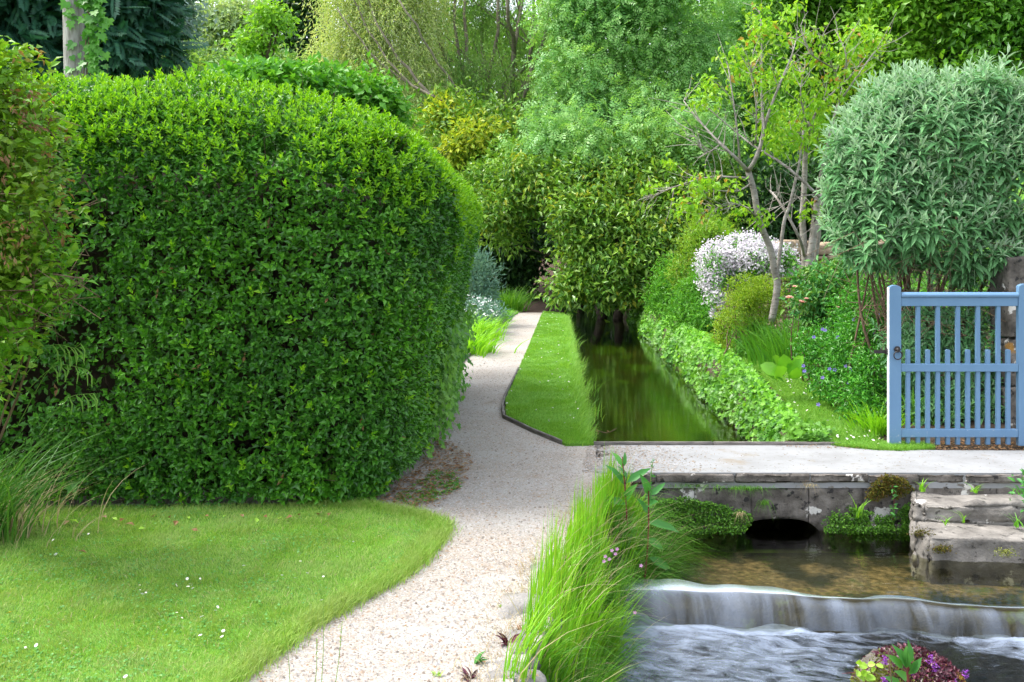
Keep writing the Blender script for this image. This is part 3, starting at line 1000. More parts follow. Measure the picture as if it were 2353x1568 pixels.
# grit carried from the path on to the bridge
q = scatter([(.5, 7.1), (1.7, 7.1), (1.5, 8.0), (.6, 8.0)], 2600, lambda p: np.clip(1.25 - (p[:, 0] - .55) * 1.1, .02, 1) ** 2)
k = len(q)
V = oct_v[None] * (RNG.uniform(.5, 1.3, (k, 1, 3)) * (RNG.gamma(4, .0012, k) + .0015)[:, None, None] * np.array((1, 1, .7))) + np.column_stack((q, np.full(k, .011)))[:, None]
tag(obj('bridge_grit', V.reshape(-1, 3), (oct_t[None] + (np.arange(k) * 5)[:, None, None]).reshape(-1, 3), M['pebble']), kind='stuff')
litter('bridge_litter', [(.8, 7.1), (4.6, 7.1), (4.6, 7.8), (.8, 8.0)], 260, .012, M['dead_leaf'], .012)
litter('edge_litter', [(2.2, 7.93), (3.3, 7.82), (4.6, 7.78), (4.6, 7.84), (3.3, 7.9), (2.2, 8.0)], 420, .016, M['dead_leaf'], .012)

# fallen leaves lying singly on the lawn
fl_v, fl_t = T_LEAF
fl_px = [(245, 1190), (270, 1196), (286, 1192), (310, 1208), (318, 1216), (390, 1190), (405, 1196), (430, 1188), (455, 1220), (470, 1186), (520, 1184), (560, 1188), (605, 1186), (640, 1192), (672, 1187), (690, 1180), (180, 1202), (160, 1196), (200, 1271), (75, 1200), (60, 1199), (350, 1186), (590, 1190), (760, 1178), (735, 1180)]
fl_mesh = {}
for i, (x, y) in enumerate(fl_px):
    mk = ('dead_leaf', 'lime_leaf', 'dead_leaf')[i % 3]
    if mk not in fl_mesh:
        fl_mesh[mk] = make_mesh('fallen_leaf', fl_v * (.6, 1, 1), fl_t, M[mk])
    o = bpy.data.objects.new('fallen_leaf', fl_mesh[mk])
    q = G(x, y, .05)
    o.location = q
    o.rotation_euler = (RNG.uniform(-.5, .5), RNG.uniform(-.5, .5), RNG.uniform(0, 6.28))
    s = RNG.uniform(.035, .065)
    o.scale = (s, s, s)
    finish(o, None, q)
    tag(o, 'dry brown fallen leaf lying on the lawn along the hedge foot' if mk == 'dead_leaf' else 'pale yellow green fallen leaf lying on the lawn along the hedge foot', 'leaf', 'fallen leaves on the lawn by the hedge')


# daisies and buttercups in the turf: each a head on a short stalk
def daisy_mesh(mat_p, name):
    V, T, mi = [], [], []
    for i in range(9):
        a0 = i / 9 * 6.283
        j = len(V)
        c, s = math.cos(a0), math.sin(a0)
        V += [(0, 0, 0), (c * .6 - s * .28, s * .6 + c * .28, .10), (c, s, .12), (c * .6 + s * .28, s * .6 - c * .28, .10)]
        T += [(j, j + 3, j + 2), (j, j + 2, j + 1)]; mi += [0, 0]
    j = len(V)
    V += [(0, 0, .22)] + [(.34 * math.cos(i), .34 * math.sin(i), .10) for i in np.linspace(0, 5.236, 6)]
    T += [(j, j + 1 + i, j + 1 + (i + 1) % 6) for i in range(6)]; mi += [1] * 6
    j = len(V)
    V += [(.08, 0, 0), (-.04, .07, 0), (-.04, -.07, 0), (0, 0, -3.2)]
    T += [(j, j + 3, j + 1), (j + 1, j + 3, j + 2), (j + 2, j + 3, j)]; mi += [2] * 3
    return make_mesh(name, V, T, [mat_p, M['yolk'], M['green_stem']], mi=mi)


daisy = daisy_mesh(M['petal'], 'daisy')
butter = daisy_mesh(M['yolk'], 'buttercup')


def flower_at(me, name, q, s, label, cat, group):
    o = bpy.data.objects.new(name, me)
    o.location = q
    o.rotation_euler = (RNG.normal(.35, .3), RNG.normal(0, .3), RNG.uniform(0, 6.28))
    o.scale = (s, s, s)
    finish(o, None, q)
    tag(o, label, cat, group)


lawn_d = [(203, 1227), (128, 1274), (321, 1345), (322, 1356), (327, 1365), (335, 1362), (430, 1330), (436, 1342), (441, 1345), (432, 1348), (443, 1352), (460, 1330), (405, 1345), (483, 1348), (500, 1395), (495, 1403), (464, 1417), (460, 1460), (510, 1463), (513, 1450), (406, 1408), (418, 1420),
          (766, 1268), (747, 1277), (775, 1279), (706, 1317), (723, 1325), (677, 1328), (743, 1325), (648, 1322), (740, 1379), (83, 1483), (58, 1488), (288, 1555), (122, 1241), (812, 1245), (690, 1290), (560, 1300)]
for x, y in lawn_d:
    flower_at(daisy, 'daisy', G(x, y, .068), .008 * RNG.uniform(.6, 1.25), 'small white daisy in the clipped lawn in front of the hedge', 'daisy', 'daisies in the lawn')
for (x, y), lb in zip([(22, 1408), (193, 1402)], ('broader yellow flower near the edge of the lawn', 'smaller round yellow flower standing in the lawn')):
    flower_at(butter, 'buttercup', G(x, y, .065), .020 if x < 100 else .015, lb, 'buttercup', 'yellow flowers in the lawn')
pv = scatter(strip_poly, 85, lambda p: (p[:, 1] < 18) * .5 + .5)
for q in pv:
    flower_at(daisy, 'daisy', (q[0], q[1], .062), .010 * RNG.uniform(.7, 1.3), 'small white daisy in the grass verge between path and channel', 'daisy', 'daisies in the grass verge')
pv = scatter(bank_poly, 120, lambda p: np.clip(fbm(np.column_stack((p * 1.6, np.zeros(len(p)))), 8) * 2.4 - .8, 0, 1))
for q in pv:
    flower_at(daisy, 'daisy', (q[0], q[1], float(ground_z(q[0], q[1])) + .055), .011 * RNG.uniform(.7, 1.3), 'small white daisy on the grassy bank above the ivy', 'daisy', 'daisies on the bank')

# ------------------------------------------------------------------ edging boards
def board(parent, a, b, z0, z1, th, name='board'):
    a, b = np.array(a[:2], float), np.array(b[:2], float)
    t = (b - a) / np.linalg.norm(b - a)
    s = np.array((-t[1], t[0])) * th / 2
    c = [a - s, b - s, b + s, a + s]
    V = [(*q, z0) for q in c] + [(*q, z1) for q in c]
    return bevel_obj(name, V, BOXF, M['timber'], parent, .004, 1, .003, 6, 3)


t = thing('path_edging', (*G(1156, 960)[:2], 0), 'dark timber edging boards bent round the corner of the grass verge', 'edging')
ep = [G(1192, 850), G(1160, 915), G(1154, 940), G(1157, 962), G(1222, 994), G(1292, 1023)]
for a, b in zip(ep[:-1], ep[1:]):
    board(t, a, b, -.05, .040, .022)
t = thing('border_edging', (*G(1040, 850)[:2], 0), 'thin pale kerb boards holding back the flower border beside the gravel path', 'edging')
ep = [(-.84, 11.2), G(1058, 838), G(1104, 795), G(1150, 750), G(1190, 718)]
for a, b in zip(ep[:-1], ep[1:]):
    board(t, a, b, -.05, .05, .03)

# ------------------------------------------------------------------ footbridge
bridge = thing('footbridge', (1.9, 7.5, 0), 'low stone footbridge with a pale concrete top and one flat arch over the stream', 'bridge')
FY = 7.08
deck_poly = [(.62, 7.085), (1.2, 7.083), (2.0, 7.08), (2.86, 7.08), (3.6, 7.07), (5.6, 7.06), (5.6, 7.80), (4.2, 7.82), (3.3, 7.84), (2.72, 7.90), (2.70, 8.02), (.80, 8.02), (.66, 7.86), (.80, 7.70), (.64, 7.55), (.74, 7.38), (.58, 7.24)]
o = sheet('deck', deck_poly, .010, M['concrete'], .11, bridge, wob=.004)
cop = [.60, 1.02, 1.585, 2.12, 2.535, 2.89]
for i, (a, b) in enumerate(zip(cop[:-1], cop[1:])):
    f = FY - .02 + RNG.uniform(-.008, .008)
    bevel_obj('coping_stone', boxv((a + .003, f, -.062 + RNG.uniform(-.006, .006)), (b - .003, 7.30, .000 + RNG.uniform(-.003, .003))), BOXF, M['stone'], bridge, .012, 2, .010, 7, 10 + i)
thin = [.6, 1.3, 1.75, 2.35, 2.88]
for i, (a, b) in enumerate(zip(thin[:-1], thin[1:])):
    bevel_obj('course_stone', boxv((a + .003, FY + RNG.uniform(0, .012), -.098), (b - .003, 7.30, -.068)), BOXF, M['stone'], bridge, .006, 1, .006, 7, 30 + i)


def arch(x):
    u = np.clip((x - 1.598) / (2.223 - 1.598), 0, 1)
    return -.52 + .195 * (1 - np.abs(2 * u - 1) ** 3.6) ** .55


def wall_block(outline, y0, y1, seed):
    """a block of the wall face: front outline in x, z, pushed back to Y1, face roughened"""
    n = len(outline)
    V = [(x, y0, z) for x, z in outline] + [(x, y1, z) for x, z in outline]
    F = [tuple(range(n)), tuple(range(2 * n - 1, n - 1, -1))] + [(i, n + i, n + (i + 1) % n, (i + 1) % n) for i in range(n)]
    import bmesh
    bm = bmesh.new()
    vs = [bm.verts.new(Vector(v) - Vector(ORG[bridge.name])) for v in V]
    fs = [bm.faces.new([vs[i] for i in f]) for f in F]
    bmesh.ops.recalc_face_normals(bm, faces=bm.faces)
    bmesh.ops.triangulate(bm, faces=fs[:2])
    for _ in range(3):
        bmesh.ops.subdivide_edges(bm, edges=[e for e in bm.edges if e.calc_length() > .05], cuts=1)
        bmesh.ops.triangulate(bm, faces=bm.faces)
    bm.normal_update()
    co = np.array([v.co[:] for v in bm.verts]) + ORG[bridge.name]
    dd = (fbm(co * 8, seed) - .5) * .030 + (fbm(co * 28, seed + 3) - .5) * .014
    for v, k_ in zip(bm.verts, dd):
        v.co.y += k_ if v.co.y + 7.5 < y0 + .05 else 0
    me = bpy.data.meshes.new('wall_stone')
    bm.to_mesh(me); bm.free()
    me.polygons.foreach_set('use_smooth', np.ones(len(me.polygons), bool))
    me.materials.append(M['stone'])
    o = bpy.data.objects.new('wall_stone', me)
    finish(o, bridge, ORG[bridge.name])


top, g = -.102, .0035
ax1 = np.linspace(1.60, 1.70, 7); ax2 = np.linspace(1.70, 2.112, 12); ax3 = np.linspace(2.118, 2.222, 7)
wall_block([(.62, top), (.62, -.60), (1.02, -.60), (1.02, top)], FY + .01, 7.34, 41)
wall_block([(1.02 + g, top), (1.02 + g, -.60), (1.30, -.60), (1.30, top)], FY + .018, 7.34, 42)
wall_block([(1.30 + g, top), (1.30 + g, -.60), (1.598, -.60)] + [(x, arch(x)) for x in ax1] + [(1.70, top)], FY + .012, 7.34, 43)
wall_block([(1.70 + g, top)] + [(x, arch(x)) for x in ax2 + g * .5] + [(2.112, top)], FY + .02, 7.34, 44)
wall_block([(2.118, top)] + [(x, arch(x)) for x in ax3] + [(2.223, -.60), (2.50, -.60), (2.50, top)], FY + .008, 7.34, 45)
wall_block([(2.50 + g, top), (2.50 + g, -.36), (2.88, -.36), (2.88, top)], FY + .016, 7.34, 46)
wall_block([(2.50 + g, -.364), (2.50 + g, -.60), (2.90, -.60), (2.90, -.364)], FY + .010, 7.34, 47)
bevel_obj('rear_light_block', boxv((.60, 7.86, -.62), (1.58, 8.00, -.09)), BOXF, M['stone'], bridge, .01, 1, .006, 4, 51)  # unseen blocks added behind the arch to keep its opening dark
bevel_obj('rear_light_block', boxv((2.24, 7.86, -.62), (2.72, 8.00, -.09)), BOXF, M['stone'], bridge, .01, 1, .006, 4, 52)
bevel_obj('arch_light_block', boxv((1.582, 7.88, -.70), (2.238, 8.00, -.10)), BOXF, M['stone'], bridge, .01, 1, .006, 4, 53)  # added and carried low to shut light out of the arch
board(bridge, (.66, 8.045), (1.62, 8.04), -.12, .035, .03, 'edging_board')
board(bridge, (1.625, 8.04), (2.66, 8.03), -.12, .035, .03, 'edging_board')

# steps down to the water
steps = thing('stone_steps', (3.4, 6.8, -.3), 'worn stone steps leading from the footbridge down into the water', 'steps')
rs = [2.885, 3.22, 3.62, 4.05, 4.9]
for i, (a, b) in enumerate(zip(rs[:-1], rs[1:])):
    bevel_obj('riser_stone', boxv((a + .003, FY - .015 + RNG.uniform(-.01, .01), -.060), (b - .003, 7.4, .000)), BOXF, M['stone'], steps, .012, 2, .010, 7, 60 + i)
rs = [2.86, 3.45, 3.95, 4.9]
for i, (a, b) in enumerate(zip(rs[:-1], rs[1:])):
    bevel_obj('riser_stone', boxv((a + .003, FY - .005, -.17), (b - .003, 7.4, -.066)), BOXF, M['stone'], steps, .012, 2, .012, 7, 70 + i)


def slab(outline, z0, z1, seed):
    n = len(outline)
    V = [(x, y, z0) for x, y in outline] + [(x, y, z1) for x, y in outline]
    F = [tuple(range(n - 1, -1, -1)), tuple(range(n, 2 * n))] + [(i, (i + 1) % n, n + (i + 1) % n, n + i) for i in range(n)]
    return bevel_obj('step', V, F, M['step'], steps, .022, 3, .046, 9, seed)


slab([(2.74, 6.82), (2.82, 6.765), (3.50, 6.74), (4.9, 6.70), (4.9, 7.20), (2.90, 7.20)], -.262, -.130, 81)
slab([(2.64, 6.56), (2.71, 6.43), (3.4, 6.36), (4.9, 6.27), (4.9, 6.95), (2.80, 6.97)], -.70, -.255, 82)

# ------------------------------------------------------------------ water
def water_sheet(name, X, Y, Z, mat, foam=None, uv=None):
    ny, nx = X.shape
    V = np.stack((X.ravel(), Y.ravel(), Z.ravel()), 1)
    i = (np.arange(ny - 1)[:, None] * nx + np.arange(nx - 1)[None]).ravel()
    T = np.stack((i, i + 1, i + nx + 1, i + nx), 1)
    o = obj(name, V, T, mat, smooth=True, uv=uv)
    if foam is not None:
        at = o.data.attributes.new('foam', 'FLOAT', 'POINT')
        at.data.foreach_set('value', foam.ravel().astype(np.float32))
    return tag(o, kind='structure')


xs, ys = np.linspace(0, 1, 8), np.linspace(8.005, 36, 60)
U, Y = np.meshgrid(xs, ys)
X = ch_left(Y) - .12 + U * (ch_right(Y) - ch_left(Y) + .24)
water_sheet('channel_water', X, Y, np.full_like(X, CHAN), M['channel_water'])

# weir: crest and foot lines in plan, from the left bank to beyond the right of the view
WX = np.array([.55, .83, 1.10, 1.46, 1.70, 1.95, 2.20, 2.52, 2.87, 3.5, 5.2])
crest = np.array([6.10, 6.08, 6.04, 5.96, 5.83, 5.79, 5.76, 5.68, 5.62, 5.56, 5.50])
foot = crest - np.array([.30, .30, .28, .22, .13, .10, .09, .09, .08, .08, .08])


def weir_profile(x, v):
    c, f = np.interp(x, WX, crest), np.interp(x, WX, foot)
    f = f - .03
    c = c + .03 * np.sin(x * 9) * .5 + (vnoise(np.column_stack((x.ravel() * 7, np.zeros(x.size), np.zeros(x.size))), 2).reshape(x.shape) - .5) * .05
    run = np.clip(c - f, .05, None)
    y = c - run * (v ** .85)
    steep = np.clip((run - .05) / .35, 0, 1)             # long slides fall late, short ones at once
    z = POOL - (POOL - LOWER) * (v ** (1.5 + 2.0 * steep))
    return y, z


U, Vv = np.meshgrid(np.linspace(.6, 5.2, 320), np.linspace(0, 1, 26))
Yw, Zw = weir_profile(U, Vv)
lump = (vnoise(np.column_stack((U.ravel() * 5, Vv.ravel() * .4, np.zeros(U.size))), 9).reshape(U.shape) - .5)
Yw = Yw - .02 - lump * .05 * Vv
Zw = Zw + .006 + lump * .012
foam = .40 + .14 * (1 - sstep(1.3, 2.0, U)) * (1 - Vv) - .16 * sstep(.2, .7, Vv) * (vnoise(np.column_stack((U.ravel() * 2.2, U.ravel() * 0, U.ravel() * 0)), 4).reshape(U.shape) + .25) - .10 * sstep(2.0, 2.4, U) * Vv
for c_, w_, a_ in ((1.86, .05, .30), (2.32, .02, .25), (2.66, .05, .30)):
    foam = foam + .6 * a_ * np.exp(-((U - c_ - .05 * Vv) / w_) ** 2)
foam = foam - .6 * (1 - sstep(0, .45, Vv)) * (1 - .45 * (1 - sstep(1.2, 1.9, U)))
uv = np.stack((U.ravel(), (Vv * .5).ravel()), 1)
water_sheet('weir_water', U, Yw, Zw, M['fall_water'], foam, uv)

# mossy sill of stone just under the sheet of water
U2, V2 = np.meshgrid(np.linspace(.5, 5.3, 90), np.linspace(-.6, 1.25, 18))
Ys, Zs = weir_profile(U2, np.clip(V2, 0, 1))
Ys = Ys + np.where(V2 < 0, -V2 * .5, 0) + .018
Zs = Zs - .035 - np.where(V2 > 1, (V2 - 1) * 1.6, 0) - np.where(V2 < 0, -V2 * .12, 0)
bmp = (fbm(np.column_stack((U2.ravel() * 9, Ys.ravel() * 9, Zs.ravel() * 9)), 6).reshape(U2.shape) - .5) * .05
o = water_sheet('weir_sill', U2, Ys + bmp, Zs + bmp * .4, M['weir_stone'])

# pool above the weir
xs = np.linspace(.45, 8, 120)
vv = np.linspace(0, 1, 30)
U, Vv = np.meshgrid(xs, vv)
c, _ = weir_profile(U, np.zeros_like(U))
Y = c - .02 + (7.80 - c) * Vv
Z = np.full_like(U, POOL) + .003 * np.exp(-Vv * 14)
water_sheet('pool_water', U, Y, Z, M['pool_water'])

# racing water below
xs, ys = np.linspace(-.4, 5.4, 260), np.linspace(2.0, 5.84, 220)
U, Y = np.meshgrid(xs, ys)
_c = np.interp(U, WX, foot)
dist = np.clip(_c - Y, 0, None)
a = .055 * np.exp(-dist * 1.7) + .014
p3 = np.column_stack((U.ravel() * 3.4 + Y.ravel() * .6, Y.ravel() * 6.5, np.zeros(U.size)))
wv = (fbm(p3, 12, 4).reshape(U.shape) - .5) * 2
Z = LOWER + a * wv * .8 + .012 * np.exp(-((dist - .08) / .07) ** 2) * (.6 + wv)
foam = .29 + .20 * np.exp(-((dist - .05) / .06) ** 2) + .24 * np.exp(-dist * 1.1) * (1 - sstep(1.7, 2.3, U)) + .10 * (1 - sstep(1.3, 2.0, U))
foam = foam + .34 * np.exp(-((U - 2.9) / .35) ** 2 - ((dist - .15) / .28) ** 2) - .12 * sstep(1.8, 2.3, U) * sstep(.15, .4, dist)
# flow lines fan out to the lower right
th = .35
uv = np.stack(((U * math.cos(th) - Y * math.sin(th)).ravel(), (U * math.sin(th) + Y * math.cos(th)).ravel()), 1)
water_sheet('stream_water', U, Y, Z, M['stream_water'], foam, uv)


# ------------------------------------------------------------------ the blue gate
GD = 8.0


def gx(x): return (x - CX) / FOC * GD
def gz(y): return EYE - (y - HY) / FOC * GD


gate = thing('garden_gate', (gx(2200), GD, 0), 'blue painted wooden garden gate with slim round topped bars and a black ring latch', 'gate')


def bar(name, x0, x1, y0, y1, d0, d1, bev=.004, mats=None):
    V = boxv((gx(x0), d0, gz(y1)), (gx(x1), d1, gz(y0)))
    return bevel_obj(name, V, BOXF, mats or M['paint'], gate, bev, 2, 0, 0, smooth=False)


def post(x0, x1, y0, y1, name='post'):
    import bmesh
    xa, xb, z0, z1 = gx(x0), gx(x1), gz(y1), gz(y0)
    n = 9
    top_ = [(xa + (xb - xa) * i / (n - 1), z1 - .020 * (2 * i / (n - 1) - 1) ** 2) for i in range(n)]
    out_ = [(xa, z0), (xb, z0)] + top_[::-1]
    m = len(out_)
    V = [(x, GD - .030, z) for x, z in out_] + [(x, GD + .018, z) for x, z in out_]
    F = [tuple(range(m)), tuple(range(2 * m - 1, m - 1, -1))] + [(i, m + i, m + (i + 1) % m, (i + 1) % m) for i in range(m)]
    o = bevel_obj(name, V, F, [M['paint'], M['post_white']], gate, .004, 2, 0, 0, smooth=False)
    for p_ in o.data.polygons:
        if p_.normal.x < -.8 and x0 < 2200:
            p_.material_index = 1  # left face of the left post coloured white
    return o


post(2040, 2068, 655, 1023)
post(2337, 2366, 652, 1023.5)
bar('top_rail', 2068.5, 2336.5, 683.5, 703.5, GD - .022, GD + .030)
mb = MB()
prof = [(-.030, 0), (-.036, .010), (-.036, .020), (-.030, .030), (-.018, .038), (.000, .041), (.018, .038), (.028, .028), (.028, 0)]
zb_ = gz(683.3)
V = [(gx(2068.6), GD + a, zb_ + b) for a, b in prof] + [(gx(2336.4), GD + a, zb_ + b) for a, b in prof]
n_ = len(prof)
mb.add(V, [(i, (i + 1) % n_, n_ + (i + 1) % n_, n_ + i) for i in range(n_)])
mb.add(V, [(0, i + 1, i) for i in range(1, n_ - 1)] + [(n_, n_ + i, n_ + i + 1) for i in range(1, n_ - 1)])
mb.build('moulded_cap', M['paint'], gate)
bar('middle_rail', 2068.5, 2336.5, 836, 853.5, GD - .026, GD + .026)
bar('bottom_rail', 2068.5, 2336.5, 986, 1004, GD - .026, GD + .026)


def picket(x, y0, y1, w, name, round_top):
    xc, hw = gx(x), w / FOC * GD / 2
    z0, z1 = gz(y1), gz(y0)
    if round_top:
        out_ = [(xc - hw, z0), (xc + hw, z0)] + [(xc + hw * math.cos(a), z1 - hw * .6 + hw * .6 * math.sin(a)) for a in np.linspace(0, math.pi, 7)]
    else:
        out_ = [(xc - hw, z0), (xc + hw, z0), (xc + hw, z1), (xc - hw, z1)]
    m = len(out_)
    V = [(x_, GD - .014, z) for x_, z in out_] + [(x_, GD + .014, z) for x_, z in out_]
    F = [tuple(range(m)), tuple(range(2 * m - 1, m - 1, -1))] + [(i, m + i, m + (i + 1) % m, (i + 1) % m) for i in range(m)]
    bevel_obj(name, V, F, M['paint'], gate, .002, 1, 0, 0, smooth=False)


for x in (2109, 2154.5, 2200.5, 2246.5, 2293):
    picket(x, 702, 1021.5, 9.4, 'tall_bar', False)
for x in (2086, 2131.5, 2177.5, 2223.5, 2269.5, 2316):
    picket(x, 803, 1021.5, 9.4, 'short_bar', True)
# ring latch: a plate, a knob and a hanging ring
lx, lz = gx(2057.5), gz(802)
mb = MB()
a_ = np.linspace(0, 2 * np.pi, 15)[:-1]
for y0_, r_ in ((GD - .0405, .027), (GD - .046, .024)):
    mb.add([(lx + r_ * math.cos(t_) * (1 + .10 * math.cos(6 * t_)), y0_, lz + r_ * math.sin(t_) * (1 + .10 * math.cos(6 * t_))) for t_ in a_] + [(lx, y0_ - .002, lz)], [(i, 14, (i + 1) % 14) for i in range(14)])
mb.tube([(lx, GD - .036, lz), (lx, GD - .050, lz), (lx, GD - .062, lz - .004)], [.014, .013, .009], 10)
latch = mb.build('ring_latch', M['iron'], gate, smooth=False)
mb = MB()
ra = np.linspace(0, 2 * np.pi, 19)
rc = np.array((lx, GD - .056, gz(815)))
mb.tube([rc + .033 * np.array((math.cos(t_), -.25 * math.sin(t_) * .3, math.sin(t_))) for t_ in ra], .0048, 6, False)
mb.build('ring', M['iron'], latch, smooth=True)
mb = MB()
mb.box((gx(2010), GD + .01, gz(813)), (gx(2039.3), GD + .02, gz(805)))
mb.box((gx(2036.5), GD - .005, gz(815)), (gx(2039.3), GD + .035, gz(801)))
mb.build('latch_bar', M['iron'], gate)

t = thing('gate_pillar', (gx(2345), 8.5, 0), 'mottled grey brown stone pillar standing behind the right end of the blue gate', 'pillar')
x0, x1 = (2316 - CX) / FOC * 8.4, (2420 - CX) / FOC * 8.4
zc = [-.05, .42, .83, 1.20, 1.52]
for i in range(4):
    s_ = RNG.uniform(-.012, .012)
    bevel_obj('pillar_stone', boxv((x0 + s_, 8.36 + s_, zc[i] + .003), (x1 + s_, 8.72, zc[i + 1] - .003)), BOXF, M['stone'], t, .025, 2, .03, 6, 90 + i)

# ------------------------------------------------------------------ dry stone wall among the flowers
wall = thing('dry_stone_wall', (4.25, 14.2, .3), 'honey coloured dry stone wall running behind the white flowering shrub', 'wall')
wa, wb = P(1805, 640, 15.0), P(2120, 640, 16.4)
dirw = nz((wb - wa) * (1, 1, 0))
nrmw = np.array((dirw[1], -dirw[0], 0))
Lw = np.linalg.norm((wb - wa)[:2])
z = .0
row = 0
kk = 0
while z < 1.50:
    hgt = RNG.uniform(.065, .10)
    x = -RNG.uniform(0, .2)
    while x < Lw:
        w = RNG.uniform(.13, .32)
        c0 = wa + dirw * x
        off = RNG.uniform(-.025, .025)
        zz0, zz1 = z + .004, z + hgt - .004
        if z > 1.38:
            zz1 += RNG.uniform(0, .09)
        V = []
        for zq in (zz0, zz1):
            for (u, v) in ((x + .004, 0), (x + w - .004, 0), (x + w - .004, .32), (x + .004, .32)):
                q = wa + dirw * u - nrmw * (v - off * (v < .1))
                V.append((q[0] + RNG.normal(0, .006), q[1] + RNG.normal(0, .006), zq + RNG.normal(0, .006)))
        bevel_obj('stone', V, BOXF, M['limestone'], wall, .014, 1, 0, 0, smooth=True)
        x += w
        kk += 1
    z += hgt

# ------------------------------------------------------------------ crowns
def E(x, y, rx, ry, d, rd=None):
    s = d / FOC
    return (P(x, y, d), np.array((rx * s, (rx * s * .9 if rd is None else rd), ry * s)))


def crown(ells, n, per=10, spread=.12, up=.5, outw=.6, droop=.2, thick=.22, front=.85, lump=.35, lump_f=2.3, seed=0, fringe=.13):
    """leaf seats in clumps over the shells of the given ellipsoids"""
    wts = np.array([(r[0] * r[2]) for _, r in ells])
    nc = max(1, n // per)
    ids = RNG.choice(len(ells), nc, p=wts / wts.sum())
    C = np.array([c for c, _ in ells])[ids]
    Rr = np.array([r for _, r in ells])[ids]
    u = rv(nc)
    flip = (u[:, 1] > .25) & (RNG.random(nc) < front)
    u[flip, 1] *= -1
    rad = 1 - np.abs(RNG.normal(0, thick, nc))
    rad *= 1 - lump * .5 + lump * fbm(C * .9 + u * lump_f, seed)
    rad += (RNG.random(nc) < fringe) * RNG.uniform(.05, .34, nc)
    cc = C + u * Rr * rad[:, None]
    o = nz(u / Rr)
    pos = np.repeat(cc, per, 0) + RNG.normal(0, spread, (nc * per, 3)) * (1, 1, .7)
    oo = np.repeat(o, per, 0)
    m = len(pos)
    rr = rv(m)
    d = oo * outw + rr * .75 + np.array((0, 0, -droop))
    nr = np.array((0, 0, up)) + oo * .5 + rv(m) * .55
    return pos, d, nr


def lobes(ells, m=5, lo=.28, hi=.5, at=.78):
    """each big lobe broken into smaller ones standing out of its surface"""
    out = []
    for c, r in ells:
        out.append((c, r * .84))
        for _ in range(m):
            u = rv(1)[0]
            if u[1] > .3: u[1] *= -1
            out.append((c + u * r * at, r * RNG.uniform(lo, hi) * RNG.uniform(.8, 1.25, 3)))
    return out


def foliage(parent, ells, n, size, width, mat, tpl=T_LEAF4, name='foliage', singles=0, var=.3, **kw):
    pos, d, nr = crown(ells, n, **kw)
    ok = pos[:, 2] > ground_z(pos[:, 0], pos[:, 1]) + .02
    pos, d, nr = pos[ok], d[ok], nr[ok]
    return leaves(name, tpl, pos, d, nr, size * RNG.uniform(1 - var, 1 + var, len(pos)), width, M[mat], parent, singles)


def trunk(parent, pts, r0, r1, mat='bark', name='trunk', sides=8, wob=.02, n=14):
    c = spline(pts, n)
    c[1:-1] += RNG.normal(0, wob, (n - 2, 3)) * (1, 1, .3)
    return MB().tube(c, np.linspace(r0, r1, n), sides).build(name, M[mat], parent, smooth=True)


def limbs(parent, start, ells, n, r, mat='bark', name='branches'):
    """limbs from the trunk top out into the crown, as one part"""
    mb = MB()
    for _ in range(n):
        c, rr = ells[RNG.integers(len(ells))]
        u = rv(1)[0]
        end = c + u * rr * .85
        mid = (start + end) / 2 + RNG.normal(0, .12, 3) * np.linalg.norm(end - start) * .4
        pts = spline([start, mid, end], 9)
        mb.tube(pts, np.linspace(r, r * .18, 9), 5)
        for k_ in range(2):
            q = pts[RNG.integers(3, 8)]
            mb.tube(spline([q, q + rv(1)[0] * rr * .22, q + rv(1)[0] * rr * .45], 5), np.linspace(r * .35, r * .08, 5), 4)
    return mb.build(name, M[mat], parent, smooth=True)


# ------------------------------------------------------------------ the clipped hedge
HX0, HX1, HY0, HY1, HZ, HR = -4.6, -.66, 6.06, 11.6, 2.72, .62
hedge = thing('hedge', (-2.2, 6.6, 0), 'tall clipped green privet hedge with rounded shoulders beside the gravel path', 'hedge')


def hedge_surface(n):
    lo = np.array((HX0, HY0, -.3)); hi = np.array((HX1, HY1, HZ))
    ex = hi - lo
    areas = np.array([ex[0] * ex[2] * 1.15, ex[1] * ex[2] * .85, ex[0] * ex[1] * .38, ex[0] * ex[2] * .12])
    f = RNG.choice(4, n, p=areas / areas.sum())
    p = RNG.uniform(0, 1, (n, 3)) * ex + lo
    p[f == 0, 1] = lo[1]; p[f == 1, 0] = hi[0]; p[f == 2, 2] = hi[2]; p[f == 3, 1] = hi[1]
    q = np.clip(p, lo + HR, hi - HR)
    nrm = nz(p - q)
    s = q + nrm * HR
    side = sstep(-1.8, -.9, s[:, 0])
    s[:, 0] += side * (.16 * np.clip(s[:, 2], 0, 2.0) - .03)
    s[:, 2] *= 1 - .065 * np.clip((s[:, 0] + 2.1) / 1.3, 0, 1)
    s[:, 0] -= side * .24 * sstep(1.7, 2.65, s[:, 2])
    return s, nrm


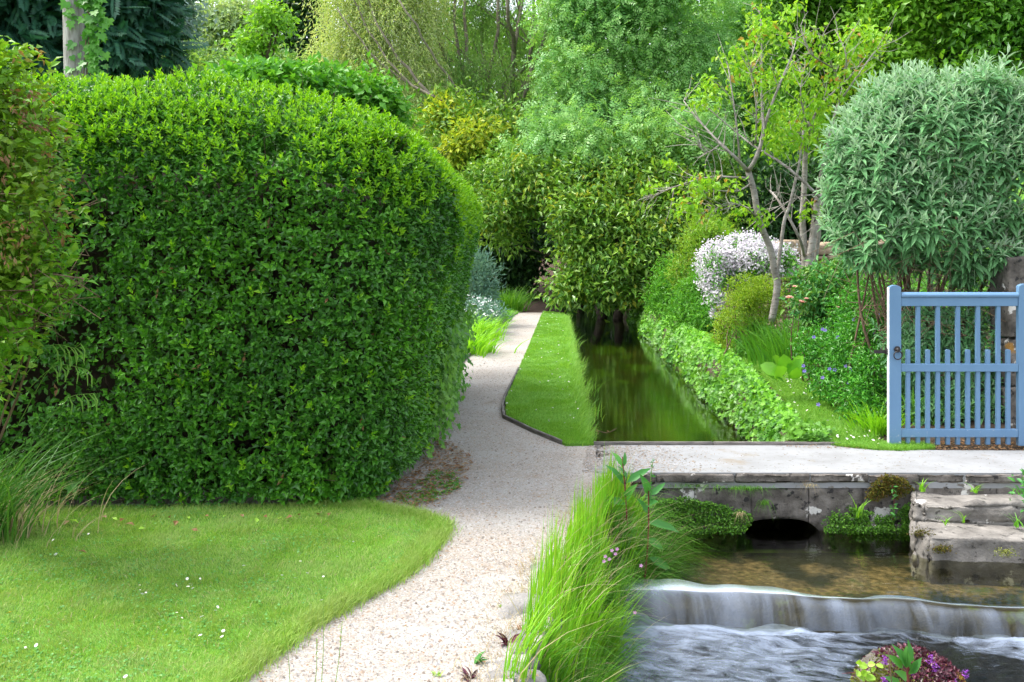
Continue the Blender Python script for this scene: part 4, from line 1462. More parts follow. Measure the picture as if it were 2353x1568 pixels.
def hedge_shoots(n, young):
    s, nrm = hedge_surface(n)
    keep = s[:, 2] > .03
    bumpy = fbm(s * 1.5, 31) - .5
    gap = fbm(s * 2.7, 77, 2)
    hole = gap > .74
    thin_left = (s[:, 0] < -2.45) & (s[:, 2] < 1.9) & (fbm(s * 3.5, 5) > .56)
    low = (s[:, 2] < .9) & (gap > .66) & (s[:, 0] < -1.6)
    keep &= ~(hole & (RNG.random(n) < .92)) & ~(thin_left & (RNG.random(n) < .8)) & ~(low & (RNG.random(n) < .7))
    if young:
        keep &= RNG.random(n) < sstep(1.85, 2.65, s[:, 2] + .5 * (fbm(s * 2.2, 41) - .5) + .35 * sstep(-1.6, -.5, s[:, 0])) * .9 + .02  # more of the young, brighter coloured leaves towards the sky lit top
    s, nrm, bumpy = s[keep], nrm[keep], bumpy[keep]
    k = len(s)
    dep = RNG.gamma(1.4, .055, k) if not young else RNG.uniform(-.03, .02, k)
    s = s + nrm * (bumpy * .16 - dep)[:, None]
    d = nz(nrm * (.55 if not young else .45) + np.array((0, 0, .45 if not young else .85)) + rv(k) * .45)
    return s, nrm, d


def pairs(s, nrm, d, m, gap, size, opening=.75):
    """opposite pairs of leaves along short shoots"""
    n = len(s)
    pos, dd, nn, sz = [], [], [], []
    ph = RNG.uniform(0, 6.28, n)
    a = nz(np.cross(d, rv(n)))
    b = np.cross(d, a)
    for j in range(m):
        for sg in (1, -1):
            t = ph + j * 1.57
            o = (np.cos(t)[:, None] * a + np.sin(t)[:, None] * b) * sg
            pos.append(s + d * (gap * j))
            dd.append(nz(o * opening + d * (.35 + .25 * j) + rv(n) * .2 + nrm * .25))
            nn.append(nz(d * .35 + nrm * .75 + rv(n) * .38 + np.array((0, 0, .42))))
            sz.append(size * RNG.uniform(.55, 1.3, n) * (1.0 - .12 * j))
    return np.concatenate(pos), np.concatenate(dd), np.concatenate(nn), np.concatenate(sz)


s, nrm, d = hedge_shoots(46000, False)
pos, dd, nn, sz = pairs(s, nrm, d, 2, .022, .049)
leaves('foliage', T_LEAF, pos, dd, nn, sz, .52, M['hedge'], hedge, singles=280)
# older leaves deep inside
s, nrm = hedge_surface(34000)
s = s - nrm * RNG.uniform(.10, .34, 34000)[:, None]
ok = s[:, 2] > .03
s, nrm = s[ok], nrm[ok]
leaves('inner_foliage', T_LEAF4, s, rv(len(s)), nrm + rv(len(s)) * .6, .055, .5, M['hedge'], hedge)
s, nrm, d = hedge_shoots(26000, True)
pos, dd, nn, sz = pairs(s, nrm, d, 3, .020, .045, .55)
leaves('young_foliage', T_LEAF, pos, dd, nn, sz, .44, M['hedge_new_lit'], hedge)
# solid dark hull stands for the shade inside, with twigs round it
lo, hi = np.array((HX0 + .22, HY0 + .52, -.05)), np.array((HX1 - .62, HY1 - .5, HZ - .54))
core = bevel_obj('dark_core_hull', boxv(lo, hi), BOXF, M['twig'], hedge, .42, 3, .10, 12, 5)
s, nrm = hedge_surface(1500)
mb = MB()
for i in range(1500):
    if s[i, 2] > .05:
        q = s[i] - nrm[i] * .22
        mb.tube([q, q + nrm[i] * .10 + RNG.normal(0, .03, 3) + (0, 0, .04), q + nrm[i] * .20 + RNG.normal(0, .05, 3) + (0, 0, .10)], [.004, .003, .0015], 4, False)
mb.build('twigs', M['twig'], hedge, kind='stuff')
s, nrm, d = hedge_shoots(700, False)
pos, dd, nn, sz = pairs(s, nrm, d, 1, .02, .045)
leaves('withered_leaves', T_LEAF, pos[::2], dd[::2], nn[::2], sz[::2], .4, M['dead_leaf'], hedge)

# ivy and broad leaves creeping out at the foot of the hedge
iv = thing('hedge_ivy', (-1.0, 6.3, 0), 'broad pale ivy leaves creeping out at the foot of the hedge corner', 'ivy')
q = np.array([G(x, y) for x, y in [(800, 1140), (815, 1120), (770, 1130), (850, 1128), (880, 1100), (920, 1095), (790, 1155), (720, 1140), (660, 1160), (640, 1148), (560, 1150), (940, 1080), (965, 1062), (990, 1050), (160, 1158), (180, 1170), (830, 1140), (610, 1160), (1010, 985), (1020, 940), (1030, 900)]])
q = q + RNG.normal(0, .02, q.shape) + (0, -.06, .09)
q[:, 2] = RNG.uniform(.07, .20, len(q))
q[-3:, 0] += .10
m_ = len(q)
leaves('foliage', T_IVY, q, np.column_stack((RNG.normal(0, .5, m_), np.full(m_, -.5), RNG.uniform(-.6, .1, m_))), np.column_stack((RNG.normal(0, .3, m_), np.full(m_, -.8), np.full(m_, .6))), RNG.uniform(.07, .11, m_), 1.0, M['ivy'], iv, singles=m_ - 1)
# foxtail of ivy trailing down the path side of the hedge
k = 1400
yv = RNG.uniform(7.4, 10.6, k); zv = RNG.uniform(.04, 1.0, k)
xv = HX1 + .16 * np.clip(zv, 0, 2) + .05 + RNG.normal(0, .05, k) - .18 * (1 - sstep(7.2, 7.9, yv))
leaves('trailing_foliage', T_IVY, np.column_stack((xv, yv, zv)), np.column_stack((RNG.normal(.2, .4, k), RNG.normal(-.2, .5, k), np.full(k, -.6))), np.column_stack((np.full(k, .8), np.full(k, -.4), RNG.uniform(0, .6, k))), RNG.uniform(.035, .065, k), .95, M['ivy'], iv)

# broad leaved shrub behind the hedge top
t = thing('hazel_shrub', (-1.9, 12.2, 0), 'broad leaved green shrub showing over the top of the clipped hedge', 'shrub')
el = [E(690, 215, 120, 55, 12.0, .6), E(790, 235, 110, 60, 12.4, .6), E(600, 200, 110, 40, 12.0, .6), E(860, 265, 70, 60, 12.6, .5)]
foliage(t, el, 7000, .105, .62, 'hazel', T_LEAF, per=5, spread=.09, singles=40)
trunk(t, [(-1.9, 12.4, 0), (-2.0, 12.4, 1.5), (-2.1, 12.3, 3.0)], .05, .03, name='stem')

# ------------------------------------------------------------------ shrub at the left edge with withered tips
bush = thing('flowering_shrub', (-2.75, 5.2, 0), 'yellow green shrub with withered brown flower tips at the left end of the hedge', 'shrub')
el = [E(10, 200, 70, 105, 5.1, .35), E(40, 330, 110, 110, 5.1, .4), E(60, 480, 105, 100, 5.05, .42), E(60, 590, 110, 80, 5.05, .42), E(20, 680, 110, 75, 5.0, .35), E(115, 650, 45, 45, 4.95, .2), E(-60, 400, 130, 300, 5.1, .5), E(0, 770, 80, 60, 5.15, .3), E(-30, 850, 70, 70, 5.3, .3)]
pos, d, nr = crown(el, 9400, per=7, spread=.045, up=.7, outw=.5, droop=.0, thick=.25)
leaves('foliage', T_LEAF, pos, d * (1, 1, .5) + (0, 0, .10), nr, RNG.uniform(.040, .068, len(pos)), .58, M['bush'], bush, singles=220)
pos, d, nr = crown([el[0], el[1], el[2], el[3]], 380, per=6, spread=.03, up=.2, droop=.6, thick=.12)
leaves('reddish_tips', T_LEAF, pos, d, nr, RNG.uniform(.035, .055, len(pos)), .42, M['bush_red'], bush)
pos, d, nr = crown([E(20, 330, 80, 120, 5.0, .38), E(30, 210, 50, 60, 5.0, .3), E(90, 560, 60, 60, 4.98, .38)], 500, per=11, spread=.028, up=.1, droop=.9, thick=.10)
leaves('withered_flowers', T_LEAF4, pos, d, nr, RNG.uniform(.025, .042, len(pos)), .42, M['dead_leaf'], bush)
mb = MB()
for i in range(9):
    c, r_ = el[RNG.integers(len(el))]
    e_ = c + rv(1)[0] * r_ * .95
    s_ = np.array((-3.15 + RNG.normal(0, .1), 5.6 + RNG.normal(0, .08), 0))
    mb.tube(spline([s_, (s_ + e_) / 2 + RNG.normal(0, .08, 3) + (0, .1, .1), e_], 8), np.linspace(.010, .003, 8), 5, False)
for i in range(160):
    c, r_ = el[1 + RNG.integers(5)]
    e_ = c + rv(1)[0] * r_ * .8
    mb.tube([e_, e_ + RNG.normal(0, .07, 3), e_ + RNG.normal(0, .12, 3)], [.004, .003, .0015], 4, False)
mb.build('branches', M['bark_stem'], bush)

# sedge under it
t = thing('sedge_clump', (-2.85, 5.6, 0), 'long arching sedge blades in the shade below the left shrub', 'sedge')
k = 320
root = np.column_stack((RNG.normal(-3.0, .16, k), RNG.normal(5.45, .12, k), np.zeros(k)))
lean = nz(np.column_stack((RNG.normal(.9, .6, k), RNG.normal(-.5, .6, k))))
blades('blades', root, RNG.uniform(.4, .95, k), lean, RNG.uniform(.4, 1.1, k), RNG.uniform(.007, .013, k), M['sedge'], t, segs=7)
k = 130
root = np.column_stack((RNG.normal(-2.85, .2, k), RNG.normal(5.55, .12, k), np.zeros(k)))
blades('dry_blades', root, RNG.uniform(.25, .6, k), nz(RNG.normal(.3, 1, (k, 2))), RNG.uniform(.5, 1.2, k), RNG.uniform(.004, .008, k), M['dry_grass'], t, segs=5)
mb, hd = MB(), []
for (x0_, y0_, x1_, y1_) in [(40, 980, 185, 790), (60, 900, 200, 850), (60, 860, 170, 800), (90, 1000, 215, 905)]:
    a0, a1 = P(x0_, y0_, 5.3), P(x1_, y1_, 5.1)
    c = spline([a0, (a0 + a1) / 2 + (0, 0, .08), a1], 10)
    mb.tube(c, .0016, 4, False)
    for j in range(5):
        q = c[5 + j]
        e_ = q + np.array((RNG.normal(.02, .02), 0, -.09))
        mb.tube([q, (q + e_) / 2 + (.012, 0, .01), e_], [.002, .0045, .002], 5)
mb.build('drooping_spikes', M['green_stem'], t)


# ------------------------------------------------------------------ ivy clad trunk and trees behind the hedge
t = thing('ivy_clad_tree', (*P(172, 550, 13.5)[:2], 0), 'pale weathered tree trunk with ivy climbing its right side above the hedge', 'tree')
c_ = P(172, 550, 13.5)
MB().tube(spline([(c_[0] - .02, 13.5, -.1), (c_[0], 13.5, 2), (c_[0] + .01, 13.5, 3.5), (c_[0] - .03, 13.5, 5.6), (c_[0] + .05, 13.5, 8.5)], 24), np.linspace(.17, .12, 24), 14).build('trunk', M['bark_pale'], t, smooth=True)
k = 210
yy_ = RNG.uniform(-160, 175, k)
xx_ = 214 + RNG.normal(0, 12, k) + 10 * np.sin(yy_ / 25) + np.clip(yy_ - 60, 0, 100) * .08
xx_[:24] = RNG.normal(157, 5, 24)
pos = np.array([P(x, y, 13.5 - .16) for x, y in zip(xx_, yy_)]) + RNG.normal(0, .03, (k, 3))
leaves('ivy_foliage', T_IVY, pos, np.column_stack((RNG.normal(.2, .5, k), RNG.normal(-.3, .3, k), np.full(k, -.7))), np.column_stack((RNG.normal(.2, .4, k), np.full(k, -.9), RNG.uniform(.1, .7, k))), RNG.uniform(.09, .16, k), 1.0, M['ivy_trunk'], t, singles=110)
mb = MB()
for i in range(3):
    mb.tube(spline([P(190 + i * 8, 200, 13.35), P(198 + i * 6, 80, 13.35), P(205 - i * 5, -60, 13.35), P(195 + i * 9, -200, 13.36)], 16), .008, 5)
mb.build('ivy_stem', M['bark_stem'], t)


def sprays(parent, ells, n, size, mat, name='foliage', **kw):
    pos, d, nr = crown(ells, n, **kw)
    return leaves(name, T_FROND, pos, d, nr, size * RNG.uniform(.7, 1.3, len(pos)), 1.0, M[mat], parent)


t = thing('dark_conifer', (-8.2, 18, 0), 'dark blue green conifer with feathery sprays left of the ivy clad trunk', 'tree')
el = [E(60, 40, 120, 150, 17, 1.3), E(-40, -40, 160, 200, 17.5, 1.5), E(60, -160, 140, 150, 17.5, 1.3), E(50, 150, 120, 80, 17, 1.2)]
sprays(t, el, 6500, .42, 'conifer', per=5, spread=.20, droop=.5, outw=.8, thick=.3)
trunk(t, [(-8.2, 18, 0), (-8.2, 18, 4), (-8.1, 18, 7.5)], .2, .08)
t = thing('dark_conifer', (-6.7, 18.5, 0), 'dark blue green conifer with feathery sprays right of the ivy clad trunk', 'tree')
el = [E(275, 60, 80, 150, 17.5, 1.1), E(250, -90, 80, 120, 17.5, 1.1), E(320, 30, 40, 60, 17.4, .6), E(300, 120, 60, 60, 17.4, .7)]
sprays(t, el, 4200, .42, 'conifer', per=5, spread=.20, droop=.5, outw=.8, thick=.3)
trunk(t, [(-6.7, 18.5, 0), (-6.8, 18.5, 4), (-6.8, 18.5, 7)], .2, .08)


def tree(name, base_px, d, ells, n, size, width, mat, label, tpl=T_LEAF4, group=None, r=.2, bark='bark', limbs_n=7, top=None, **kw):
    bx = (base_px - CX) / FOC * d
    gz_ = float(ground_z(bx, d))
    t = thing(name, (bx, d, gz_), label, 'tree', group)
    c0 = np.mean([c for c, _ in ells], axis=0)
    tp = np.array((c0[0] * .5 + bx * .5, d, max(c0[2] - .1, gz_ + 1)))
    if top is not None: tp = top
    trunk(t, [(bx, d, gz_ - .2), (bx + RNG.normal(0, .1), d, (gz_ + tp[2]) / 2), tp], r, r * .6)
    limbs(t, tp * .8 + np.array((bx, d, gz_ + .6)) * .2, ells, limbs_n, r * .45, bark)
    foliage(t, lobes(ells, 5), n, size, width, mat, tpl, **kw)
    return t


far_group = 'hazy trees beyond the hedge'
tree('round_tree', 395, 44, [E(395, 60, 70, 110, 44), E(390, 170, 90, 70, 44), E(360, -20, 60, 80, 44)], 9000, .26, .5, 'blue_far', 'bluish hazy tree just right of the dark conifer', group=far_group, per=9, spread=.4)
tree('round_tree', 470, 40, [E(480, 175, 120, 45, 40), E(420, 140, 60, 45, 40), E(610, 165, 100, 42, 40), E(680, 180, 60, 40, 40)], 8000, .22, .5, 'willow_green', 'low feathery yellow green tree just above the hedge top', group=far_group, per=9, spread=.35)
tree('round_tree', 520, 60, [E(560, 70, 80, 70, 60), E(500, 60, 70, 70, 60), E(540, 140, 100, 50, 60), E(610, 40, 30, 50, 60)], 9000, .34, .5, 'hazed_far', 'palest tree washed out by haze put into its colour under the bright gap in the sky', group=far_group, per=9, spread=.55)
tree('round_tree', 600, 34, [E(622, 48, 30, 22, 34), E(596, 100, 34, 20, 34)], 1500, .20, .55, 'wood_bright', 'fresh green leafy tree between the pale tree and the willow', group=far_group, per=9, spread=.3)
tree('round_tree', 705, 42, [E(705, 75, 55, 95, 42), E(690, 165, 60, 60, 42), E(680, 20, 40, 40, 42)], 9000, .24, .5, 'wood_dark', 'dark green tree standing against the left side of the pale willow', group=far_group, per=9, spread=.35)
tree('round_tree', 320, 52, [E(330, 20, 50, 60, 52), E(345, 90, 60, 60, 52)], 4000, .3, .5, 'wood_leaf', 'mid green tree glimpsed past the edge of the dark conifer', group=far_group, per=9, spread=.4)

# ------------------------------------------------------------------ pale willow with many upright stems
wd = 30.0
wil = thing('willow_tree', (*P(1095, 550, wd)[:2], .6), 'pale feathery willow with many thin upright stems behind the yellow shrub', 'tree')
stems = [[(1100, 300), (1069, 88), (1066, -160)], [(1090, 300), (1048, 98), (1044, -160)], [(1080, 300), (1020, 127), (981, 7), (950, -120)], [(1105, 290), (1143, 70), (1152, -150)], [(1150, 300), (1176, 158), (1185, 84), (1205, -20), (1220, -160)],
         [(1180, 320), (1213, 190), (1227, 21), (1234, -160)], [(1139, 250), (1206, 151), (1235, 60), (1260, -60)], [(1062, 260), (1000, 130), (930, 20), (860, -100)], [(1050, 280), (930, 180), (840, 60), (790, -60)], [(1020, 280), (960, 190), (900, 110), (850, 20), (830, -60)], [(1122, 260), (1110, 100), (1100, -150)],
         [(1176, 280), (1178, 140), (1165, 0), (1150, -150)], [(1060, 300), (880, 150), (775, 20)], [(1168, 300), (1250, 90), (1262, -100)]]
for st in stems:
    c = spline([P(st[0][0], 560, wd)] + [P(x, y, (wd - 2.9 if st[-1][0] < 900 else wd) + RNG.normal(0, .5)) for x, y in st], 16)
    c[1:-1] += RNG.normal(0, .03, (14, 3))
    MB().tube(c, np.linspace(.14, .045, 16) * RNG.uniform(.7, 1.15) * (.42 if st[-1][0] < 900 else .85), 6).build('stem', M['bark_willow'], wil, smooth=True)
mb = MB()
for st in stems:
    for _ in range(5):
        j = RNG.integers(1, len(st))
        q = P(*st[j - 1], wd) * .5 + P(*st[j], wd) * .5
        e_ = q + np.array((RNG.normal(-.3, .9), RNG.normal(0, .6), RNG.uniform(.4, 1.6)))
        mb.tube(spline([q, (q + e_) / 2 + RNG.normal(0, .1, 3), e_], 6), np.linspace(.03, .008, 6), 4)
mb.build('branches', M['bark_willow'], wil)


def strands(ells, n, m, length, seed=0):
    """hanging leafy strands"""
    pos, d, nr = crown(ells, n, per=4, spread=.25, thick=.35, seed=seed)
    k = len(pos)
    out = nz(d * (1, 1, .2) + (0, 0, -.25))
    P_, D_, N_ = [], [], []
    for j in range(m):
        f = j / m
        q = pos + out * (length * f * .55) + np.array((0, 0, -1.0)) * (length * f * f * .8)[None] if np.ndim(length) else pos + out * (length * f * .55) + np.array((0, 0, -length * f * f * .8))
        P_.append(q + RNG.normal(0, .02, q.shape))
        D_.append(out * .5 + rv(k) * .8 + np.array((0, 0, -.6)))
        N_.append(rv(k) + np.array((0, -.4, .6)))
    return np.concatenate(P_), np.concatenate(D_), np.concatenate(N_)


el = [E(900, 60, 110, 120, 29, 1.6), E(830, 20, 80, 90, 29, 1.4), E(860, 150, 110, 80, 29, 1.4), E(940, 190, 90, 80, 28.5, 1.2), E(960, 30, 60, 120, 29.5, 1.2), E(790, 110, 60, 70, 29, 1.1), E(880, -60, 150, 80, 29, 1.6), E(1000, 255, 70, 45, 28, .8)]
p_, d_, n_ = strands(el, 7600, 8, .9)
leaves('pale_foliage', T_LEAF4, p_, d_, n_, RNG.uniform(.10, .17, len(p_)), .20, M['willow'], wil)
el2 = [E(1100, 165, 90, 55, 29, 1.0), E(1060, 40, 70, 80, 31, 1.4), E(1150, 20, 80, 70, 31, 1.4), E(1120, 230, 80, 40, 29.2, .8), E(1200, 120, 60, 80, 31, 1.2), E(1040, 190, 60, 60, 29, .9), E(1100, -70, 150, 60, 31, 1.5), E(1190, 200, 60, 70, 32, 1.0), E(1090, 100, 90, 60, 33, 1.0)]
p_, d_, n_ = strands(el2, 4200, 8, .8, 4)
leaves('green_foliage', T_LEAF4, p_, d_, n_, RNG.uniform(.09, .15, len(p_)), .20, M['willow_green'], wil)

# ------------------------------------------------------------------ yellow shrub and dark holly beneath the willow
t = thing('yellow_shrub', (*P(1060, 550, 26)[:2], 0), 'golden yellow leaved shrub beside the far end of the hedge', 'shrub')
el = [E(1085, 312, 48, 30, 25.5, .5), E(1020, 265, 50, 32, 26.5, .5), E(1060, 350, 50, 30, 25.5, .4), E(1110, 290, 40, 22, 26, .4)]
foliage(t, el, 2000, .18, .42, 'yellow', per=8, spread=.16, outw=.9)
foliage(t, [E(1060, 330, 110, 90, 26.4, .9), E(1090, 400, 90, 90, 26.2, .9), E(1150, 300, 60, 60, 27, .7), E(1050, 250, 70, 40, 27, .6)], 6000, .17, .42, 'laurel', name='green_foliage', per=9, spread=.2)
trunk(t, [P(1060, 560, 26.5), P(1065, 440, 26.5), P(1075, 330, 26.4)], .12, .06, name='stem')

# ------------------------------------------------------------------ pale ash in the middle
ashd = 28.0
el = [E(1420, 90, 180, 110, 28, 1.9), E(1330, 190, 110, 90, 27.4, 1.3), E(1280, 300, 95, 65, 26.6, 1.0), E(1450, 260, 150, 100, 27.4, 1.5), E(1560, 160, 120, 120, 28, 1.5), E(1345, 40, 100, 90, 28, 1.4), E(1480, -40, 200, 110, 28.5, 2), E(1370, 335, 85, 60, 23.9, .8), E(1250, 345, 50, 45, 24.0, .6), E(1560, 310, 90, 75, 24.2, .9), E(1460, 320, 60, 50, 24.0, .6), E(1310, 290, 60, 40, 24.2, .6), E(1340, -70, 110, 80, 28.4, 1.4)]
tree('ash_tree', 1440, 29.0, el, 16000, .30, 1.0, 'ash', 'large pale green feathery tree rising over the middle of the channel', T_ASH, per=6, spread=.26, droop=.45, outw=.7, thick=.28, lump=.45, r=.26, limbs_n=16, top=P(1440, 200, 29))

# ------------------------------------------------------------------ dark laurel leaning over path and channel
ld = 23.6
el = [E(1380, 440, 190, 95, 23.8, 1.7), E(1345, 520, 90, 85, 22.8, 1.0), E(1430, 560, 160, 85, 22.8, 1.3), E(1380, 640, 110, 55, 22.6, .8), E(1540, 470, 130, 100, 23.8, 1.4), E(1200, 440, 110, 85, 24.0, 1.2), E(1150, 520, 75, 55, 24.2, .9), E(1350, 615, 60, 50, 22.5, .5), E(1500, 620, 90, 60, 23, .8), E(1570, 540, 90, 90, 24, 1.0),
      E(1470, 370, 120, 60, 24.4, 1.2), E(1280, 410, 110, 60, 24.2, 1.2)]
lau = thing('laurel_tree', (*P(1420, 550, 24.6)[:2], 0), 'dark glossy laurel arching low over the far end of the channel', 'tree')
for (bx, by, tx, ty) in [(1420, 740, 1400, 500), (1385, 735, 1300, 560), (1500, 735, 1540, 500)]:
    trunk(lau, [P(bx, by, 24.6), P((bx + tx) / 2 + 10, (by + ty) / 2, 24.6), P(tx, ty, 24.2)], .13, .06, name='trunk')
limbs(lau, P(1410, 600, 24.6), el, 22, .06)
el += [E(1390, 665, 120, 48, 22.4, .8), E(1480, 665, 90, 42, 22.6, .7), E(1625, 440, 70, 90, 24.4, .8), E(1640, 530, 45, 70, 24.2, .6), E(1230, 385, 80, 60, 24.8, .8), E(1560, 390, 90, 60, 24.8, .9), E(1300, 365, 90, 50, 25, .9), E(1180, 390, 60, 60, 25, .8), E(1130, 430, 60, 60, 25, .8)]
lel = lobes(el, 7, .25, .45)
foliage(lau, lel, 34000, .165, .40, 'laurel', T_LEAF, per=8, spread=.17, droop=.1, outw=.7, up=.9, thick=.2, lump=.5)
foliage(lau, lel, 1500, .165, .38, 'laurel_yellow', T_LEAF, name='yellowing_foliage', per=6, spread=.16, droop=.35, outw=.8, thick=.10, lump=.5)

# evergreens with the far path's shade put into a darker leaf colour
dim = 'shade darkened evergreens round the far path'
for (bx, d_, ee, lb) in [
    (1165, 27, [E(1150, 560, 85, 110, 27, 1.1), E(1120, 470, 80, 90, 27.5, 1.1), E(1180, 610, 50, 70, 26.5, .7)], 'shade darkened evergreen hanging over the left side of the far path'),
    (1340, 31, [E(1370, 560, 70, 130, 31, 1.2), E(1420, 470, 160, 120, 31, 1.4)], 'shade darkened evergreen between the climbing path and the channel'),
    (1560, 30, [E(1560, 520, 130, 150, 29.5, 1.4), E(1480, 640, 120, 80, 29, 1.0)], 'shade darkened evergreen behind the right half of the laurel'),
    (1750, 27, [E(1740, 470, 150, 120, 26, 1.5), E(1860, 480, 130, 120, 26, 1.4), E(1700, 560, 90, 70, 25, .9)], 'shade darkened evergreen behind the cherry trunks'),
    (1990, 26, [E(1990, 480, 140, 130, 25, 1.4), E(2120, 420, 140, 160, 25, 1.5)], 'shade darkened evergreen behind the grey green bush'),
    (1250, 40, [E(1270, 480, 150, 130, 40, 2), E(1200, 560, 70, 110, 39, 1.5), E(1300, 580, 26, 60, 38.5, .8)], 'shade darkened evergreen closing the end of the climbing path')]:
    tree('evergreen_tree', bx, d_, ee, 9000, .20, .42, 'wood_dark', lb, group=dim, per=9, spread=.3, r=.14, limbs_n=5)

# ------------------------------------------------------------------ wood on the right
rg = 'leafy trees on the right slope'
for (bx, d_, ee, mt, n, lb) in [
    (1720, 33, [E(1700, 140, 130, 130, 33, 1.9), E(1660, 280, 110, 110, 32, 1.5), E(1760, 250, 110, 110, 32, 1.5), E(1720, 20, 140, 100, 33, 1.9), E(1640, 190, 80, 110, 32.4, 1.3)], 'ash', 13000, 'bluish green feathery tree beside the pale ash'),
    (1900, 30, [E(1880, 160, 120, 110, 30, 1.6), E(1950, 60, 140, 90, 30, 1.7), E(1820, 60, 110, 90, 30, 1.5), E(1900, 300, 110, 90, 29.5, 1.3), E(1880, -50, 190, 70, 30, 1.7)], 'wood_leaf', 15000, 'bright leafy tree standing behind the cherry crowns'),
    (2110, 28, [E(2080, 30, 130, 80, 28, 1.5), E(2050, 150, 90, 80, 28, 1.2), E(2150, -50, 140, 80, 28, 1.4)], 'wood_bright', 10000, 'yellow green tree over the top of the grey green bush'),
    (2300, 27, [E(2290, 90, 110, 90, 27, 1.4), E(2360, 180, 90, 100, 26.5, 1.2), E(2240, 10, 110, 70, 27, 1.3), E(2380, 20, 100, 90, 27, 1.3), E(2330, -60, 160, 70, 27, 1.4), E(2270, 200, 90, 60, 26.5, 1)], 'wood_leaf', 13000, 'bright leafy tree at the right end of the wood'),
    (2180, 31, [E(2170, 130, 110, 120, 30.5, 1.3), E(2240, 230, 100, 100, 30.5, 1.3), E(2120, 250, 120, 90, 30.5, 1.3)], 'wood_dark', 12000, 'shade darkened tree in the gap above the grey green bush')]:
    kw = dict(tpl=T_ASH) if mt == 'ash' else {}
    tree('woodland_tree', bx, d_, ee, n if mt != 'ash' else 6000, .22 if mt != 'ash' else .32, .5 if mt != 'ash' else 1.0, mt, lb, group=rg, per=8, spread=.26, lump=.55, r=.18, limbs_n=10, bark='bark_willow', **kw)

# the wood that covers the slope behind everything, one mass
n = 60000
xx_ = RNG.uniform(-40, 44, n)
dd_ = RNG.uniform(42, 62, n)
hgt = 5.6 + 4.0 * sstep(-9, -3, xx_) + 5.0 * fbm(np.column_stack((xx_ * .16, dd_ * .1, np.zeros(n))), 2) + np.clip(xx_, 0, 30) * .10
gap = np.exp(-((xx_ + 14) / 6.5) ** 2) * 6.5
hgt = hgt - gap
zz_ = ground_z(xx_, dd_) * .6 + hgt * np.sqrt(RNG.random(n)) * (1 - .1 * RNG.random(n))
pos = np.column_stack((xx_, dd_, zz_))
leaves('far_wood', T_LEAF4, pos, rv(n) + (0, -.3, -.2), rv(n) + (0, -.5, .7), RNG.uniform(.35, .6, n), .6, M['wood_leaf'], None)
o = bpy.data.objects['far_wood']
tag(o, kind='stuff')
n = 9000
xx_ = RNG.uniform(-40, 44, n)
pos = np.column_stack((xx_, RNG.uniform(56, 66, n), RNG.uniform(0, 1, n) * (4.5 + 2.5 * fbm(np.column_stack((xx_ * .2, xx_ * 0, xx_ * 0)), 9)) + 2.5))
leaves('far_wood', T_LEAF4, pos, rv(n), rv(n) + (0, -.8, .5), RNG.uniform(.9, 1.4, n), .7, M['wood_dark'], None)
tag(bpy.data.objects['far_wood.001'], kind='stuff')

# ------------------------------------------------------------------ border left of the path
t = thing('blue_grey_shrub', (*P(1100, 550, 19.5)[:2], 0), 'soft blue grey shrub just past the end of the hedge', 'shrub')
el = [E(1105, 640, 42, 55, 19.2, .45), E(1085, 690, 55, 50, 19, .45), E(1080, 620, 40, 50, 19.6, .4)]
foliage(t, el, 4200, .10, .22, 'bluegrey', T_LEAF4, per=8, spread=.06, outw=.8, droop=-.3)
mb = MB()
for i in range(12):
    c, r_ = el[RNG.integers(3)]
    mb.tube(spline([P(1100, 745, 19.4), c + rv(1)[0] * r_ * .3, c + rv(1)[0] * r_ * .9], 6), np.linspace(.015, .005, 6), 4)
mb.build('stems', M['bark_stem'], t)


def clump(name, px, label, cat, mat, n, h, width, sx, sy, group=None, lean_bias=(0, 0), bend=(.3, 1.0), segs=5, z=None, part='blades'):
    x, y = px[:2]
    zb = float(ground_z(x, y)) if z is None else z
    t = thing(name, (x, y, zb), label, cat, group)
    pts = np.column_stack((RNG.normal(x, sx, n), RNG.normal(y, sy, n), np.full(n, 0.0)))
    pts[:, 2] = ground_z(pts[:, 0], pts[:, 1]) - .02 if z is None else z
    out = nz(pts[:, :2] - np.array((x, y)) + RNG.normal(0, sx * .6, (n, 2)) + np.asarray(lean_bias) * sx)
    blades(part, pts, h * RNG.uniform(.55, 1.15, n), out, RNG.uniform(*bend, n), width * RNG.uniform(.7, 1.3, n), M[mat], t, segs=segs)
    return t


clump('tall_grass_clump', G(1168, 716), 'arching clump of tall green grass beside the mouth of the dark path', 'grass', 'low_grass', 520, .72, .016, .16, .14)
bg = 'strap leaved clumps along the path border'
for (x, y, h, mt, lb) in [(1085, 812, .52, 'strap_bright', 'nearest bright strap leaved clump spilling over the path kerb'), (1104, 778, .50, 'strap_bright', 'second bright strap leaved clump along the path kerb'), (1118, 752, .45, 'strap', 'greener strap leaved clump below the white flowers'), (1072, 785, .6, 'strap_bright', 'tall bright strap leaved clump tucked against the hedge'), (1140, 738, .34, 'strap', 'small dark strap leaved clump at the far end of the kerb')]:
    clump('strap_leaf_clump', G(x, y), lb, 'plant', mt, 210, h, .024, .14, .22, bg, lean_bias=(.7, -.2), bend=(.4, 1.1))
t = thing('white_flower_clump', G(1105, 742), 'low clump dotted with small white flowers beside the far path', 'flowers')
el = [E(1110, 712, 38, 22, 18, .4), E(1128, 722, 26, 18, 17.5, .3), E(1090, 700, 30, 22, 18.4, .3)]
foliage(t, el, 2200, .07, .35, 'bluegrey', per=8, spread=.06)
pos, d, nr = crown(el, 90, per=1, spread=.02, thick=.03)
V, T = leaf_arrays(T_LEAF4, np.repeat(pos, 4, 0), rv(360) * (1, 1, .3), np.tile((0, -.7, .8), (360, 1)), .045, .7)
